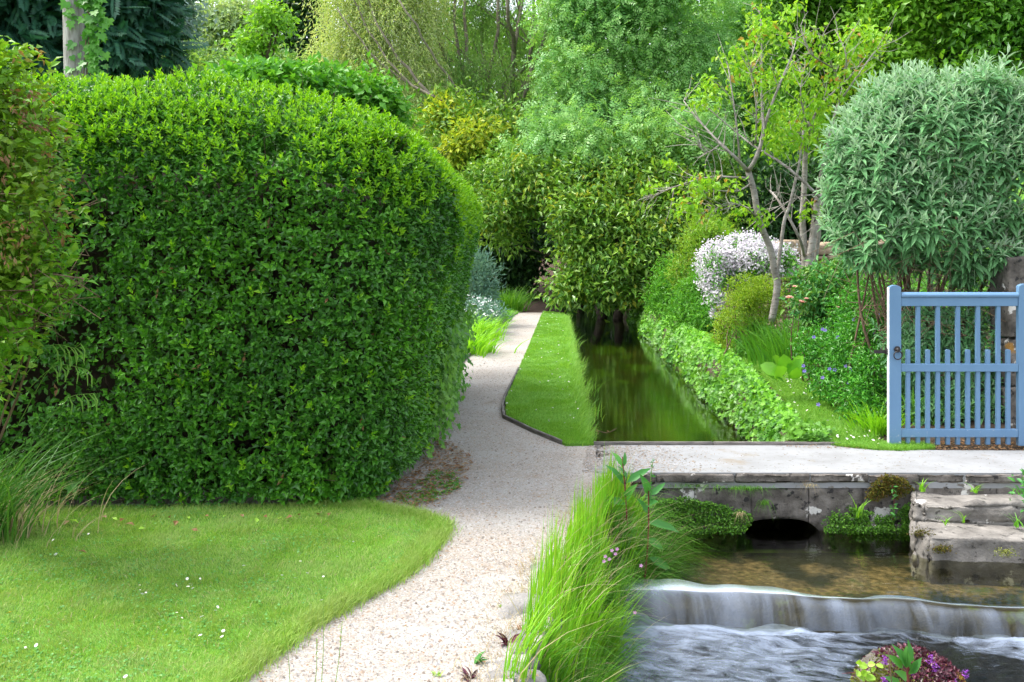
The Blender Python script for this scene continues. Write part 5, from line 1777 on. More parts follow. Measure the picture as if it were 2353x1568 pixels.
obj('blossoms', V, T, M['petal'], t, kind='stuff')
p = scatter([G(1150, 738), G(1190, 722), G(1186, 716), G(1150, 716)], 3500)
tag(blades('border_grass', np.column_stack((p, np.zeros(len(p)))), .08, circ(len(p)), .6, .012, M['strip']), kind='stuff')

# ------------------------------------------------------------------ ivy bank along the channel
ivb = thing('ivy_bank', (2.45, 9.5, 0), 'thick green ivy tumbling over the channel wall down to the water', 'ivy')
k = 24000
yv = 8.15 + (24.2 - 8.15) * RNG.random(k) ** 1.7
fr = RNG.random(k)
lumpy = fbm(np.column_stack((yv * 1.5, fr * 2, np.zeros(k))), 14)
near_gap = sstep(8.15, 8.8, yv)
xw = ch_right(yv) - .02 + fr ** 1.1 * (.27 + .008 * (yv - 8)) + (1 - near_gap) * .12 - (lumpy - .5) * .20 * (1 - fr)
bk = .05 + .17 * sstep(8.2, 11, yv)
zw = CHAN + .02 + (np.sin(fr * 1.75) ** .8) * ((bk + .29) + .14 * (lumpy - .35)) * (.8 + .2 * near_gap) + RNG.normal(0, .02, k)
outd = np.column_stack((-(1 - fr) * 1.0 - .2, np.full(k, -.45), fr * .9 + .25))
pos = np.column_stack((xw, yv, zw)) - nz(outd) * RNG.gamma(1.3, .025, k)[:, None]
leaves('foliage', T_IVY, pos, np.column_stack((RNG.normal(-.35, .6, k), RNG.normal(-.3, .6, k), RNG.normal(-.35, .4, k))), outd + rv(k) * .55, RNG.uniform(.036, .070, k) * np.clip(yv / 13, 1, 1.3), .95, M['ivy'], ivb, singles=240)
j = RNG.random(k) < .30 * sstep(.35, .8, fr) + .05
k2 = int(j.sum())
leaves('young_foliage', T_IVY, pos[j] + nz(outd[j]) * .03, np.column_stack((RNG.normal(-.3, .6, k2), RNG.normal(-.3, .6, k2), RNG.normal(0, .5, k2))), outd[j] + rv(k2) * .5, RNG.uniform(.035, .06, k2) * np.clip(yv[j] / 11, 1, 1.5), .95, M['ivy_bright'], ivb)
k2 = 500
pos = np.column_stack((RNG.normal(2.42, .08, k2), RNG.normal(8.22, .10, k2), np.zeros(k2)))
pos[:, 1] = np.maximum(pos[:, 1], 8.07)
pos[:, 2] = ground_z(pos[:, 0], pos[:, 1]).clip(-.25) + RNG.uniform(.0, .10, k2)
leaves('near_foliage', T_IVY, pos, np.column_stack((RNG.normal(-.2, .6, k2), RNG.normal(-.5, .5, k2), RNG.normal(-.2, .4, k2))), np.column_stack((RNG.normal(-.2, .5, k2), np.full(k2, -.7), np.full(k2, .7))), RNG.uniform(.036, .066, k2), .95, M['ivy'], ivb)
yv = np.linspace(8.4, 25, 40)
V = []
for a in yv:
    xr = float(ch_right(a))
    bz = .15 * float(sstep(8.2, 11, a))
    V += [(xr + .02, a, CHAN - .1), (xr + .10, a, -.12 + bz), (xr + .22, a, -.01 + bz), (xr + .34, a, .02 + bz)]
T = []
for i in range(39):
    for j_ in range(3):
        q = i * 4 + j_
        T.append((q, q + 1, q + 5, q + 4))
obj('woody_stems', V, np.array(T), M['twig'], ivb)

# ------------------------------------------------------------------ flower bed plants
def mound(name, ells, label, cat, mat, n, size, width, tpl=T_LEAF, group=None, stems=8, sing=0, base=None, **kw):
    c0, r0 = ells[0]
    b = (c0[0], c0[1], float(ground_z(c0[0], c0[1]))) if base is None else base
    t = thing(name, b, label, cat, group)
    kw.setdefault('per', 7); kw.setdefault('spread', .05)
    foliage(t, lobes(ells, 4, .3, .5), n, size, width, mat, tpl, singles=sing, **kw)
    if stems:
        mb = MB()
        for _ in range(stems):
            c, r_ = ells[RNG.integers(len(ells))]
            e_ = c + rv(1)[0] * r_ * .8
            s_ = np.array((c[0] + RNG.normal(0, .06), c[1] + .05, float(ground_z(c[0], c[1])) - .02))
            mb.tube(spline([s_, (s_ + e_) / 2 + RNG.normal(0, .04, 3), e_], 6), np.linspace(.010, .003, 6), 4)
        mb.build('stems', M['bark_stem'], t)
    return t


pg = 'green perennials at the far end of the flower bed'
mound('leafy_perennial', [E(1540, 640, 45, 60, 19.5, .5), E(1520, 690, 40, 40, 19, .4)], 'tall soft green perennial next to the laurel', 'plant', 'perennial', 4200, .085, .30, group=pg, droop=.1, spread=.08)
mound('leafy_perennial', [E(1590, 600, 50, 70, 18, .5), E(1640, 560, 70, 45, 18, .5), E(1610, 530, 40, 30, 18.4, .4)], 'yellow green perennial behind the white blossom', 'plant', 'meadow_yellow', 5600, .075, .34, group=pg, droop=-.1, spread=.07)
mound('leafy_perennial', [E(1590, 690, 55, 60, 16.2, .5), E(1560, 720, 35, 35, 16.6, .35), E(1620, 730, 40, 45, 15.4, .35)], 'low jagged green perennial above the grassy bank', 'plant', 'perennial', 4600, .075, .36, group=pg, spread=.07)
mound('leafy_perennial', [E(1660, 760, 26, 50, 13.4, .25), E(1668, 800, 22, 24, 13.2, .2)], 'narrow yellow green perennial below the golden shrub', 'plant', 'golden_shrub', 1900, .045, .4, group=pg, spread=.035)

# white flowering shrub
el = [E(1710, 600, 85, 52, 14.2, .45), E(1650, 600, 45, 45, 14.1, .3), E(1780, 600, 45, 38, 14.0, .3), E(1720, 565, 60, 28, 14.4, .35), E(1635, 640, 26, 34, 13.9, .2), E(1640, 690, 16, 36, 13.7, .14), E(1800, 585, 30, 22, 14.2, .2)]
t = mound('white_flowering_shrub', el, 'dense shrub smothered in small white blossom at the bend of the flower bed', 'shrub', 'perennial', 4200, .055, .45, stems=14, spread=.05)
pos, d, nr = crown(el, 17000, per=12, spread=.04, thick=.08, lump=.25, front=.9)
k = len(pos)
ok = fbm(pos * 4.2, 55) > .40
pos, nr = pos[ok], nr[ok]
k = len(pos)
leaves('blossoms', T_LEAF4, pos, rv(k), nr * .4 + rv(k) * .6 + (0, -.5, .3), RNG.uniform(.026, .042, k), .8, M['blossom'], t)

el = [E(1720, 705, 75, 52, 12.4, .42), E(1760, 690, 50, 45, 12.5, .3), E(1690, 720, 45, 45, 12.2, .3), E(1735, 670, 45, 28, 12.5, .3)]
t = mound('golden_shrub', el, 'dense rounded golden green shrub in front of the white blossom', 'shrub', 'golden_shrub', 9000, .032, .42, stems=16, spread=.035, droop=-.4, thick=.15, lump=.45)
pos, d, nr = crown([el[2], el[0]], 420, per=7, spread=.03, thick=.2)
leaves('russet_foliage', T_LEAF4, pos - (0, -.02, .08), d, nr, .035, .4, M['russet'], t)

el = [E(1880, 670, 60, 55, 10.9, .35), E(1915, 640, 45, 45, 11.1, .3), E(1850, 700, 40, 35, 10.7, .25), E(1890, 720, 45, 40, 10.7, .25)]
t = mound('flowering_peony', el, 'deep green peony bush carrying pale pink rounded blooms', 'shrub', 'rosebush', 2600, .085, .34, T_LANCE, stems=14, spread=.06, droop=.1)


def bloom(parent, c, r, mat, name='bloom'):
    mb = MB()
    for layer, (m_, rr, tilt) in enumerate(((6, 1.0, .35), (5, .8, .8), (4, .5, 1.2))):
        for i in range(m_):
            a = i / m_ * 6.283 + layer * .5
            o_ = np.array((math.cos(a), math.sin(a), 0))
            d = nz(o_ * math.cos(tilt) + np.array((0, -.25, math.sin(tilt))))
            V, T = leaf_arrays(T_OVAL, np.array([c]), d[None], nz(-o_ * .8 + np.array((0, 0, .7)))[None], r * rr, .9)
            mb.add(V, T)
    mb.build(name, M[mat], parent, smooth=True)


for (x, y, r_) in ((1814, 686, .050), (1842, 697, .056), (1826, 660, .030), (1853, 688, .03), (1925, 708, .03)):
    bloom(t, P(x, y, 10.45), r_, 'rose')

# periwinkle spilling down the bed
el = [E(1900, 830, 60, 55, 9.9, .3), E(1950, 800, 70, 80, 9.6, .35), E(1985, 740, 60, 80, 9.9, .4), E(1930, 880, 60, 45, 9.3, .25), E(1975, 900, 60, 50, 8.95, .25), E(2010, 860, 45, 80, 8.95, .25), E(1870, 790, 45, 45, 10.2, .28), E(2010, 700, 35, 60, 9.9, .3), E(1985, 945, 50, 35, 8.7, .18), E(1950, 690, 40, 45, 10.1, .3)]
t = mound('periwinkle', el, 'sprawling glossy periwinkle with scattered violet flowers beside the blue gate', 'plant', 'vinca', 15000, .044, .42, stems=40, sing=200, spread=.05, lump=.4, thick=.2)
fl_px = [(1890, 757), (1896, 759), (1943, 842), (1906, 848), (1918, 850), (1955, 850), (1848, 853), (1890, 868), (2058, 925), (1984, 1000), (1997, 1008), (1984, 755), (2018, 725), (1870, 775), (2060, 760), (1846, 841), (1950, 880), (2010, 765), (1990, 960), (1925, 775), (2024, 800), (1880, 930), (1962, 735)]
ds_ = {}
vm = None
for (x, y) in fl_px:
    c = P(min(x, 2040), y, float(np.interp(y, [720, 850, 1010], [9.5, 9.15, 8.42])))
    V, T = [], []
    mb = MB()
    for i in range(5):
        a = i / 5 * 6.283
        dv = np.array((math.cos(a), -.25, math.sin(a) * .8 + .1))
        V, T = leaf_arrays(T_LEAF, np.array([c]), dv[None], np.array([(0, -1, .5)]), .022, .85)
        mb.add(V, T)
    mb.build('flower', M['vinca_flower'], t)

mound('geranium_clump', [E(1728, 772, 48, 38, 12.4, .28), E(1758, 798, 42, 35, 12.0, .26), E(1712, 795, 26, 24, 12.2, .2)], 'rounded green mound of cut leaves above the bank', 'plant', 'hazel', 3200, .045, .55, spread=.04)
clump('iris_clump', P(1822, 800, 11.2) * (1, 1, 0), 'upright clump of long green iris blades below the cherry trunk', 'plant', 'strap', 230, .66, .020, .20, .10, bend=(.15, .8))
clump('wispy_grass', P(1760, 720, 11.7) * (1, 1, 0), 'wispy pale grass standing before the golden shrub', 'grass', 'low_grass', 160, .75, .006, .16, .06, bend=(.15, .6))
clump('strap_leaf_clump', P(2012, 985, 8.35) * (1, 1, 0), 'bright strap leaved clump leaning out beside the gate post', 'plant', 'strap_bright', 150, .32, .014, .07, .08, lean_bias=(-.5, -.6), bend=(.4, 1.0))
clump('strap_leaf_clump', P(2110, 1000, 8.6) * (1, 1, 0), 'strap leaved clump seen low through the gate bars', 'plant', 'strap', 80, .42, .018, .16, .08, bend=(.4, 1.0))

# bergenia: each big leaf a part
t = thing('bergenia', P(1800, 880, 9.75) * (1, 1, 0) + (0, 0, .1), 'low rosette of big glossy paddle leaves at the edge of the bank', 'plant')
for (x, y, tx, ty, s_, f) in [(1790, 858, 1756, 842, .19, .72), (1795, 868, 1786, 838, .17, .95), (1812, 862, 1838, 828, .20, .72), (1805, 850, 1800, 805, .17, .85), (1828, 845, 1850, 812, .15, .8), (1780, 868, 1748, 850, .15, .9), (1820, 872, 1832, 848, .16, .9), (1800, 875, 1780, 862, .15, .9), (1790, 840, 1775, 815, .14, .8)]:
    a, b = P(x, y, 9.55 + RNG.uniform(-.06, .10)), P(tx, ty, 9.5 + RNG.uniform(-.1, .08))
    V, T = leaf_arrays(T_OVAL, a[None], nz(b - a)[None], nz(np.array((RNG.normal(0, .3), -.8, .6)))[None], s_, f)
    obj('leaf', V, T, M['bergenia'], t, smooth=True)

# a soft fringe of low plants along the bed edge
yv = RNG.uniform(8.6, 22, 2600)
pos = np.column_stack((bed_edge(yv) + RNG.uniform(.05, .7, 2600), yv, np.zeros(2600)))
pos[:, 2] = ground_z(pos[:, 0], yv) + RNG.uniform(0, .14, 2600)
tag(leaves('bed_groundcover', T_LEAF, pos, rv(2600) + (-.3, -.3, .1), rv(2600) * .6 + (0, -.3, .8), RNG.uniform(.04, .08, 2600), .5, M['perennial'], None), kind='stuff')

# ------------------------------------------------------------------ the two cherry trees
def px_tube(mb, pts, d, r0, r1, n=14, sides=6):
    dd_ = d if np.ndim(d) else [d] * len(pts)
    c = spline([P(x, y, q) for (x, y), q in zip(pts, dd_)], n)
    mb.tube(c, np.linspace(r0, r1, n), sides)
    return c


def px_branch(parent, pts, d, r0, r1, name='branch', n=14, sides=7):
    mb = MB()
    c = px_tube(mb, pts, d, r0, r1, n, sides)
    mb.build(name, M['bark_cherry'], parent, smooth=True)
    return c


def twigs(parent, curves, n, name='twigs', ln=(.15, .5)):
    mb = MB()
    ends = []
    for _ in range(n):
        c = curves[RNG.integers(len(curves))]
        i = RNG.integers(len(c) // 3, len(c))
        q = c[i]
        tg = nz(c[min(i + 1, len(c) - 1)] - c[i - 1])
        e_ = q + nz(tg * .6 + rv(1)[0] * .8 + (0, 0, .25)) * RNG.uniform(*ln)
        m_ = (q + e_) / 2 + RNG.normal(0, .025, 3)
        mb.tube(spline([q, m_, e_], 5), np.linspace(.0055, .0018, 5), 4, False)
        ends.append(e_)
    mb.build(name, M['bark_cherry'], parent)
    return np.array(ends)


def cherry_leaves(parent, ells, n, name='foliage', mat='cherry', sing=0, per=6):
    pos, d, nr = crown(ells, n, per=per, spread=.055, thick=.5, lump=.2, front=.3)
    k = len(pos)
    d = np.column_stack((RNG.normal(0, .6, (k, 2)), RNG.uniform(-1.0, -.1, k)))
    leaves(name, T_LEAF, pos, d, rv(k) * .8 + (0, -.4, .5), RNG.uniform(.060, .098, k), .55, M[mat], parent, singles=sing)


CD = 11.8
ch1 = thing('cherry_tree', P(1779, 735, CD) * (1, 1, 0) + (0, 0, .15), 'grey cherry tree with a leaning trunk forking wide above the golden shrub', 'tree')
px_branch(ch1, [(1773, 740), (1784, 681), (1786, 646), (1779, 621), (1772, 576), (1744, 505), (1733, 440), (1719, 392)], CD, .044, .036, 'trunk', 22, 9)
px_branch(ch1, [(1784, 640), (1793, 576), (1803, 505), (1814, 475), (1828, 415), (1838, 369), (1846, 300)], CD + .1, .026, .012, 'trunk', 18)
cv = []
for pts, r0, r1 in [([(1719, 394), (1694, 366), (1656, 331), (1610, 281), (1571, 232)], .026, .005), ([(1719, 394), (1736, 366), (1754, 306), (1750, 229), (1750, 70), (1743, 20)], .030, .006), ([(1750, 320), (1764, 267), (1793, 190), (1817, 134), (1830, 90)], .022, .005),
                    ([(1700, 370), (1694, 299), (1680, 197), (1672, 150)], .014, .004), ([(1722, 410), (1694, 408), (1624, 408), (1532, 436), (1500, 450)], .016, .004), ([(1890, 456), (1877, 447), (1807, 383), (1736, 338), (1694, 306), (1624, 246)], .022, .006),
                    ([(1656, 331), (1620, 350), (1590, 300)], .010, .003), ([(1736, 330), (1738, 250), (1725, 160)], .013, .004), ([(1740, 500), (1700, 470), (1640, 480), (1590, 500)], .010, .003), ([(1728, 420), (1690, 440), (1610, 440), (1560, 490)], .012, .003)]:
    cv.append(px_branch(ch1, pts, [CD - .25 * math.sin(i) for i in range(len(pts))], r0, r1))
twigs(ch1, cv, 150)
el = [E(1640, 200, 45, 45, CD, .4), E(1700, 150, 55, 60, CD, .4), E(1750, 70, 60, 60, CD, .45), E(1620, 420, 75, 35, CD - .3, .4), E(1580, 480, 55, 40, CD - .4, .35), E(1750, 190, 60, 50, CD, .45), E(1535, 372, 22, 12, CD, .2), E(1500, 425, 40, 14, CD, .25), E(1770, 270, 70, 60, CD, .5), E(1700, 480, 30, 20, CD, .3), E(1650, 500, 20, 25, CD, .3), E(1600, 230, 25, 20, CD, .25), E(1740, 500, 25, 25, CD - .1, .2), E(1800, 330, 70, 30, CD, .4)]
cherry_leaves(ch1, el, 1750, sing=180)
cherry_leaves(ch1, el[:6], 70, 'bronze_foliage', 'cherry_red', per=3)

ch2 = thing('cherry_tree', P(1855, 640, 12.4) * (1, 1, 0) + (0, 0, .2), 'pale barked cherry tree with paired straight trunks behind the peony', 'tree')
D2 = 12.3
px_branch(ch2, [(1852, 660), (1849, 576), (1844, 505), (1847, 457), (1852, 334), (1858, 280)], D2, .048, .028, 'trunk', 20, 9)
px_branch(ch2, [(1852, 655), (1862, 590), (1874, 505), (1868, 540), (1877, 468), (1880, 447)], D2 - .05, .052, .036, 'trunk', 20, 9)
px_branch(ch2, [(1866, 640), (1878, 560), (1886, 480), (1893, 420)], D2 + .15, .034, .026, 'trunk', 14, 8)
cv = []
for pts, r0, r1 in [([(1877, 447), (1898, 352), (1923, 246), (1937, 197), (1912, 155), (1891, 88), (1860, 60)], .026, .006), ([(1849, 590), (1835, 542), (1789, 461), (1770, 440)], .022, .012), ([(1852, 334), (1880, 250), (1950, 180), (1990, 130)], .02, .005),
                    ([(1937, 197), (1945, 130), (1920, 70)], .016, .004), ([(1912, 155), (1860, 120), (1840, 60)], .012, .004), ([(1923, 246), (1960, 190), (2010, 120), (2050, 90)], .014, .004), ([(1858, 300), (1840, 220), (1850, 150)], .014, .004), ([(1893, 440), (1920, 400), (1960, 350)], .012, .004), ([(1877, 447), (1830, 455), (1760, 490)], .009, .003), ([(1900, 340), (1860, 310), (1810, 310)], .010, .003)]:
    cv.append(px_branch(ch2, pts, [D2 - .3 * math.sin(i * 1.3) for i in range(len(pts))], r0, r1))
twigs(ch2, cv, 120)
el = [E(1860, 90, 60, 35, D2, .4), E(1960, 80, 55, 40, D2, .4), E(2010, 90, 40, 35, D2, .35), E(1920, 130, 70, 40, D2, .45), E(1870, 230, 80, 70, D2, .5), E(1830, 300, 60, 50, D2, .45), E(1960, 170, 70, 50, D2, .45), E(1830, 160, 50, 40, D2, .4), E(1820, 25, 40, 25, D2, .35), E(1890, 330, 50, 50, D2, .4), E(1860, 480, 25, 30, D2, .25), E(1990, 200, 50, 35, D2, .35)]
cherry_leaves(ch2, el, 2000, sing=180)
cherry_leaves(ch2, el, 90, 'bronze_foliage', 'cherry_red', per=3)

# ------------------------------------------------------------------ grey green bush behind the gate
bud = thing('buddleia_bush', (3.75, 9.15, 0), 'big rounded bush of felted grey green leaves behind the blue gate', 'shrub')
ells = [E(2150, 358, 215, 165, 9.15, .78), E(2010, 430, 110, 140, 9.1, .6), E(2250, 420, 200, 180, 9.1, .7), E(2110, 520, 190, 110, 9.05, .66), E(2270, 310, 140, 115, 9.3, .7), E(2080, 300, 130, 95, 9.25, .6), E(2400, 460, 130, 200, 9.2, .7)]


def shoot_bush(ells, n, m, gap, size, droop=.4, seed=0, thick=.10, minr=0):
    wts = np.array([(r[0] * r[2]) for _, r in ells])
    ids = RNG.choice(len(ells), n, p=wts / wts.sum())
    C = np.array([c for c, _ in ells])[ids]; Rr = np.array([r for _, r in ells])[ids]
    u = rv(n)
    fl = (u[:, 1] > .3) & (RNG.random(n) < .85)
    u[fl, 1] *= -1
    s = C + u * Rr * (1 - np.abs(RNG.normal(0, thick, n)))[:, None] * (.86 + .2 * fbm(C + u * 3, seed))[:, None]
    # keep seats that are not buried deep in another part of the bush
    deep = np.ones(n) * 9
    for c, r in ells:
        deep = np.minimum(deep, np.linalg.norm((s - c) / r, axis=1))
    ok = deep > .74
    s, u, Rr = s[ok], u[ok], Rr[ok]
    k = len(s)
    d = nz(nz(u / Rr) * .55 + np.array((0, -.05, .85)) + rv(k) * .25)
    pos, dd, nn, sz, lev = [], [], [], [], []
    a = nz(np.cross(d, rv(k))); b = np.cross(d, a)
    ph = RNG.uniform(0, 6.28, k)
    L = RNG.uniform(.7, 1.3, k) + (RNG.random(k) < .10) * RNG.uniform(.2, .9, k)
    for j in range(m):
        f = j / (m - 1)
        for sg in (1, -1):
            t_ = ph + j * 1.57
            o_ = (np.cos(t_)[:, None] * a + np.sin(t_)[:, None] * b) * sg
            pos.append(s + d * (gap * L * j)[:, None])
            dd.append(nz(o_ * (1.0 - .75 * f ** 2) + d * (.25 + 1.0 * f ** 2) + np.array((0, 0, -droop * (1 - f))) + rv(k) * .12))
            nn.append(nz(d * .8 - o_ * .2 + rv(k) * .2 + np.array((0, -.15, .3))))
            sz.append(size * RNG.uniform(.8, 1.2, k) * (1 - .45 * f) * L ** .3)
            lev.append(np.full(k, f))
    return s, d, [np.concatenate(q) for q in (pos, dd, nn, sz, lev)]


ells += [E(2000, 555, 90, 70, 9.05, .5), E(2230, 600, 120, 60, 9.0, .5), E(2340, 570, 100, 80, 9.1, .5)]
ells = ells + [(c, r) for c, r in lobes(ells, 5, .25, .4, .80)[1:] if r[0] < .45]
s, d, (pos, dd, nn, sz, lev) = shoot_bush(ells, 4200, 6, .031, .148)
ok = (pos[:, 1] > 8.22)
tip = lev > .72
sel = ok & ~tip
leaves('foliage', T_LANCE, pos[sel], dd[sel], nn[sel], sz[sel], .26, M['buddleia'], bud, singles=280)
sel = ok & tip
leaves('shoot_tips', T_LANCE, pos[sel], dd[sel], nn[sel], sz[sel], .22, M['buddleia_tip'], bud)
mb = MB()
ii = RNG.permutation(len(s))[:700]
for i in ii:
    if s[i, 1] > 8.3:
        mb.tube([s[i] - d[i] * .16, s[i] + d[i] * .16], [.004, .0022], 4, False)
mb.build('shoots', M['buddleia_tip'], bud, kind='stuff')
# leafy skirts reaching down behind the bars
low = [E(2200, 900, 90, 110, 8.85, .35), E(2270, 800, 60, 100, 8.9, .35), E(2150, 960, 80, 70, 8.7, .25), E(2110, 800, 50, 120, 9.0, .35), E(2260, 960, 60, 70, 8.7, .25), E(2190, 770, 60, 60, 8.95, .3), E(2060, 840, 40, 100, 8.9, .3)]
s2, d2, (pos, dd, nn, sz, lev) = shoot_bush(low, 800, 5, .028, .11)
ok = (pos[:, 1] > 8.2) & (pos[:, 2] > .08)
leaves('lower_foliage', T_LANCE, pos[ok], dd[ok], nn[ok], sz[ok], .23, M['buddleia'], bud)
for i in range(26):
    b0 = np.array((RNG.normal(3.72, .22), RNG.normal(9.1, .10), .1))
    c, r_ = ells[RNG.integers(6)]
    e_ = c + rv(1)[0] * r_ * (.6, .5, .6)
    m1 = b0 * .55 + e_ * .45 + RNG.normal(0, .07, 3)
    MB().tube(spline([b0, m1, e_], 12), np.linspace(RNG.uniform(.012, .024), .006, 12), 6).build('stem', M['bark_stem'], bud, smooth=True)
mb = MB()
for i in range(220):
    q = np.array((RNG.uniform(3.0, 4.6), RNG.uniform(8.5, 9.1), RNG.uniform(.7, 1.7)))
    mb.tube([q, q + RNG.normal(0, .09, 3) + (0, 0, .05), q + RNG.normal(0, .16, 3) + (0, 0, .05)], [.004, .003, .0015], 4, False)
mb.build('dead_twigs', M['bark_stem'], bud, kind='stuff')
# darker undergrowth behind bush and bed
n = 9000
pos = np.column_stack((RNG.uniform(2.9, 6.5, n), RNG.uniform(9.4, 13.5, n), np.zeros(n)))
pos[:, 0] += (pos[:, 1] - 9.4) * .12 + .25
pos[:, 2] = ground_z(pos[:, 0], pos[:, 1]) + RNG.uniform(0, .75, n) * sstep(0, .6, pos[:, 0] - bed_edge(pos[:, 1]) - .2)
tag(leaves('bed_undergrowth', T_LEAF, pos, rv(n) + (0, -.2, .1), rv(n) * .6 + (0, -.3, .8), RNG.uniform(.05, .09, n), .5, M['perennial'], None), kind='stuff')


# ------------------------------------------------------------------ grass fountain on the stream bank
bank = thing('bank_grass_tussock', (.45, 5.0, -.1), 'tall bright grass fountaining from the gravel edge over the stream', 'grass')


def bank_pt(n, y0, y1, f0, f1):
    y = RNG.uniform(y0, y1, n)
    f = RNG.uniform(f0, f1, n)
    x = st_left(y) - .31 + f * .36
    return np.column_stack((x, y, ground_z(x, y) - .01)), f


def tufts(name, n_tuft, per, y0, y1, f0, f1, h0, h1, b0, b1, mat, spread=.028, segs=7, lx=.9, w=(.006, .0125)):
    """blades growing in tufts that share a direction and a height"""
    c, f = bank_pt(n_tuft, y0, y1, f0, f1)
    hh = RNG.uniform(h0, h1, n_tuft) * np.interp(c[:, 1], [4, 5, 5.6, 6.6], [.85, 1, .9, .72])
    ll = nz(np.column_stack((np.abs(lx + RNG.normal(0, .3, n_tuft)), RNG.normal(-.05, .45, n_tuft))))
    bb = RNG.uniform(b0, b1, n_tuft) + f * RNG.uniform(.1, .7, n_tuft)
    R_ = np.repeat(c, per, 0) + RNG.normal(0, spread, (n_tuft * per, 3)) * (1, 1, 0)
    m = len(R_)
    return blades(name, R_, np.repeat(hh, per) * RNG.uniform(.45, 1.12, m), nz(np.repeat(ll, per, 0) + RNG.normal(0, .28, (m, 2))), np.clip(np.repeat(bb, per) + RNG.normal(0, .10, m), 0.01, 1.4), RNG.uniform(*w, m), M[mat], bank, segs=segs)


tufts('upright_blades', 62, 34, 4.2, 6.65, .0, .55, .26, .54, .0, .08, 'tall_grass')
tufts('leaning_blades', 34, 34, 3.6, 5.4, .0, .8, .22, .44, .1, .55, 'tall_grass')
tufts('shaded_blades', 46, 34, 3.6, 6.7, .1, .8, .18, .42, .05, .7, 'low_grass')
r_, f = bank_pt(5200, 3.3, 6.95, .25, 1.1)
blades('hanging_blades', r_, RNG.uniform(.16, .36, len(r_)) * np.interp(r_[:, 1], [4, 6], [.6, 1]), nz(np.column_stack((1.0 + RNG.normal(0, .4, len(r_)), RNG.normal(-.15, .5, len(r_)))) + 1e-6), RNG.uniform(.7, 1.3, len(r_)), RNG.uniform(.004, .008, len(r_)), M['low_grass'], bank, segs=6, droop=.35)
r_, f = bank_pt(420, 3.5, 6.7, -.05, .9)
blades('dry_blades', r_, RNG.uniform(.2, .55, len(r_)), nz(np.column_stack((.6 + RNG.normal(0, .7, len(r_)), RNG.normal(-.1, .6, len(r_)))) + 1e-6), RNG.uniform(.5, 1.3, len(r_)), RNG.uniform(.003, .005, len(r_)), M['dry_grass'], bank, segs=5)
# small pink flowers among it
for (x, y, d_) in [(1476, 1273, 5.6), (1484, 1278, 5.55), (1470, 1284, 5.5), (1487, 1267, 5.6), (1595, 1415, 5.5), (1497, 1264, 5.6), (1545, 1440, 5.3), (1462, 1290, 5.5), (1518, 1300, 5.7)]:
    pass
for (x, y) in [(1406, 1265), (1414, 1273), (1391, 1279), (1400, 1285), (1418, 1262), (1473, 1300), (1459, 1408), (1388, 1290)]:
    c = P(x, y, 5.0)
    mb = MB()
    for i in range(5):
        a = i / 5 * 6.283
        V, T = leaf_arrays(T_LEAF, c[None], np.array([(math.cos(a), -.2, math.sin(a))]), np.array([(0, -1, .4)]), .011, .8)
        mb.add(V, T)
    mb.build('pink_flower', M['pink'], bank)
# dry straw along the gravel side
k = 900
y = RNG.uniform(3.6, 6.9, k)
x = st_left(y) - .36 - np.abs(RNG.normal(0, .09, k))
tag(blades('dry_straw', np.column_stack((x, y, np.full(k, .0))), RNG.uniform(.03, .13, k), nz(RNG.normal(-.3, 1, (k, 2))), RNG.uniform(.6, 1.4, k), RNG.uniform(.0015, .003, k), M['dry_grass'], None, segs=4), kind='stuff')

# seed stems of grass standing up against the gravel and in front of the lens
t = thing('seeding_grass', G(700, 1640), 'few thin grass stalks with seed heads rising over the gravel at the lawn edge', 'grass')
for (x0_, y0_, x1_, y1_) in [(668, 1600, 652, 1440), (735, 1600, 743, 1370), (718, 1600, 728, 1470), (762, 1600, 786, 1430)]:
    a0, a1 = P(x0_, y0_, 3.55), P(x1_, y1_, 3.5)
    a0 = np.array((a0[0], 3.55, 0.0))
    c = spline([a0, (a0 + a1) / 2 + (.006, 0, .01), a1], 10)
    MB().tube(c, np.linspace(.0017, .0008, 10), 4, False).build('stalk', M['green_stem'], t)
    k = 26
    q = c[-1] + (c[-4] - c[-1]) * RNG.random(k)[:, None]
    V, T = leaf_arrays(T_LEAF4, q, np.column_stack((RNG.normal(0, .35, (k, 2)), np.full(k, 1.0))), rv(k), .010, .28)
    obj('seed_head', V, T, M['lawn'], t)

# pale rocks along the edge of the gravel
rk = 'pale rocks edging the gravel'
import bmesh


def rock(name, c, r, mat, seed, label=None, cat=None, group=None, flat=.55, parent=None, rough=.35):
    bm = bmesh.new()
    bmesh.ops.create_icosphere(bm, subdivisions=4, radius=1)
    co = np.array([v.co[:] for v in bm.verts])
    k_ = 1 + (fbm(co * 1.3 + seed, seed, 2) - .5) * rough * 2 + (fbm(co * 5 + seed, seed + 3, 3) - .5) * .16
    co = np.sign(co) * np.abs(co) ** .82 * k_[:, None] * np.asarray(r)
    c = np.asarray(c, float)
    org = ORG[parent.name] if parent is not None else c
    for v, q in zip(bm.verts, co):
        v.co = q + c - org if parent is not None else q
    me = bpy.data.meshes.new(name)
    bm.to_mesh(me); bm.free()
    me.polygons.foreach_set('use_smooth', np.ones(len(me.polygons), bool))
    me.materials.append(M[mat])
    o = bpy.data.objects.new(name, me)
    if parent is None: o.location = c
    finish(o, parent, org)
    return tag(o, label, cat, group)


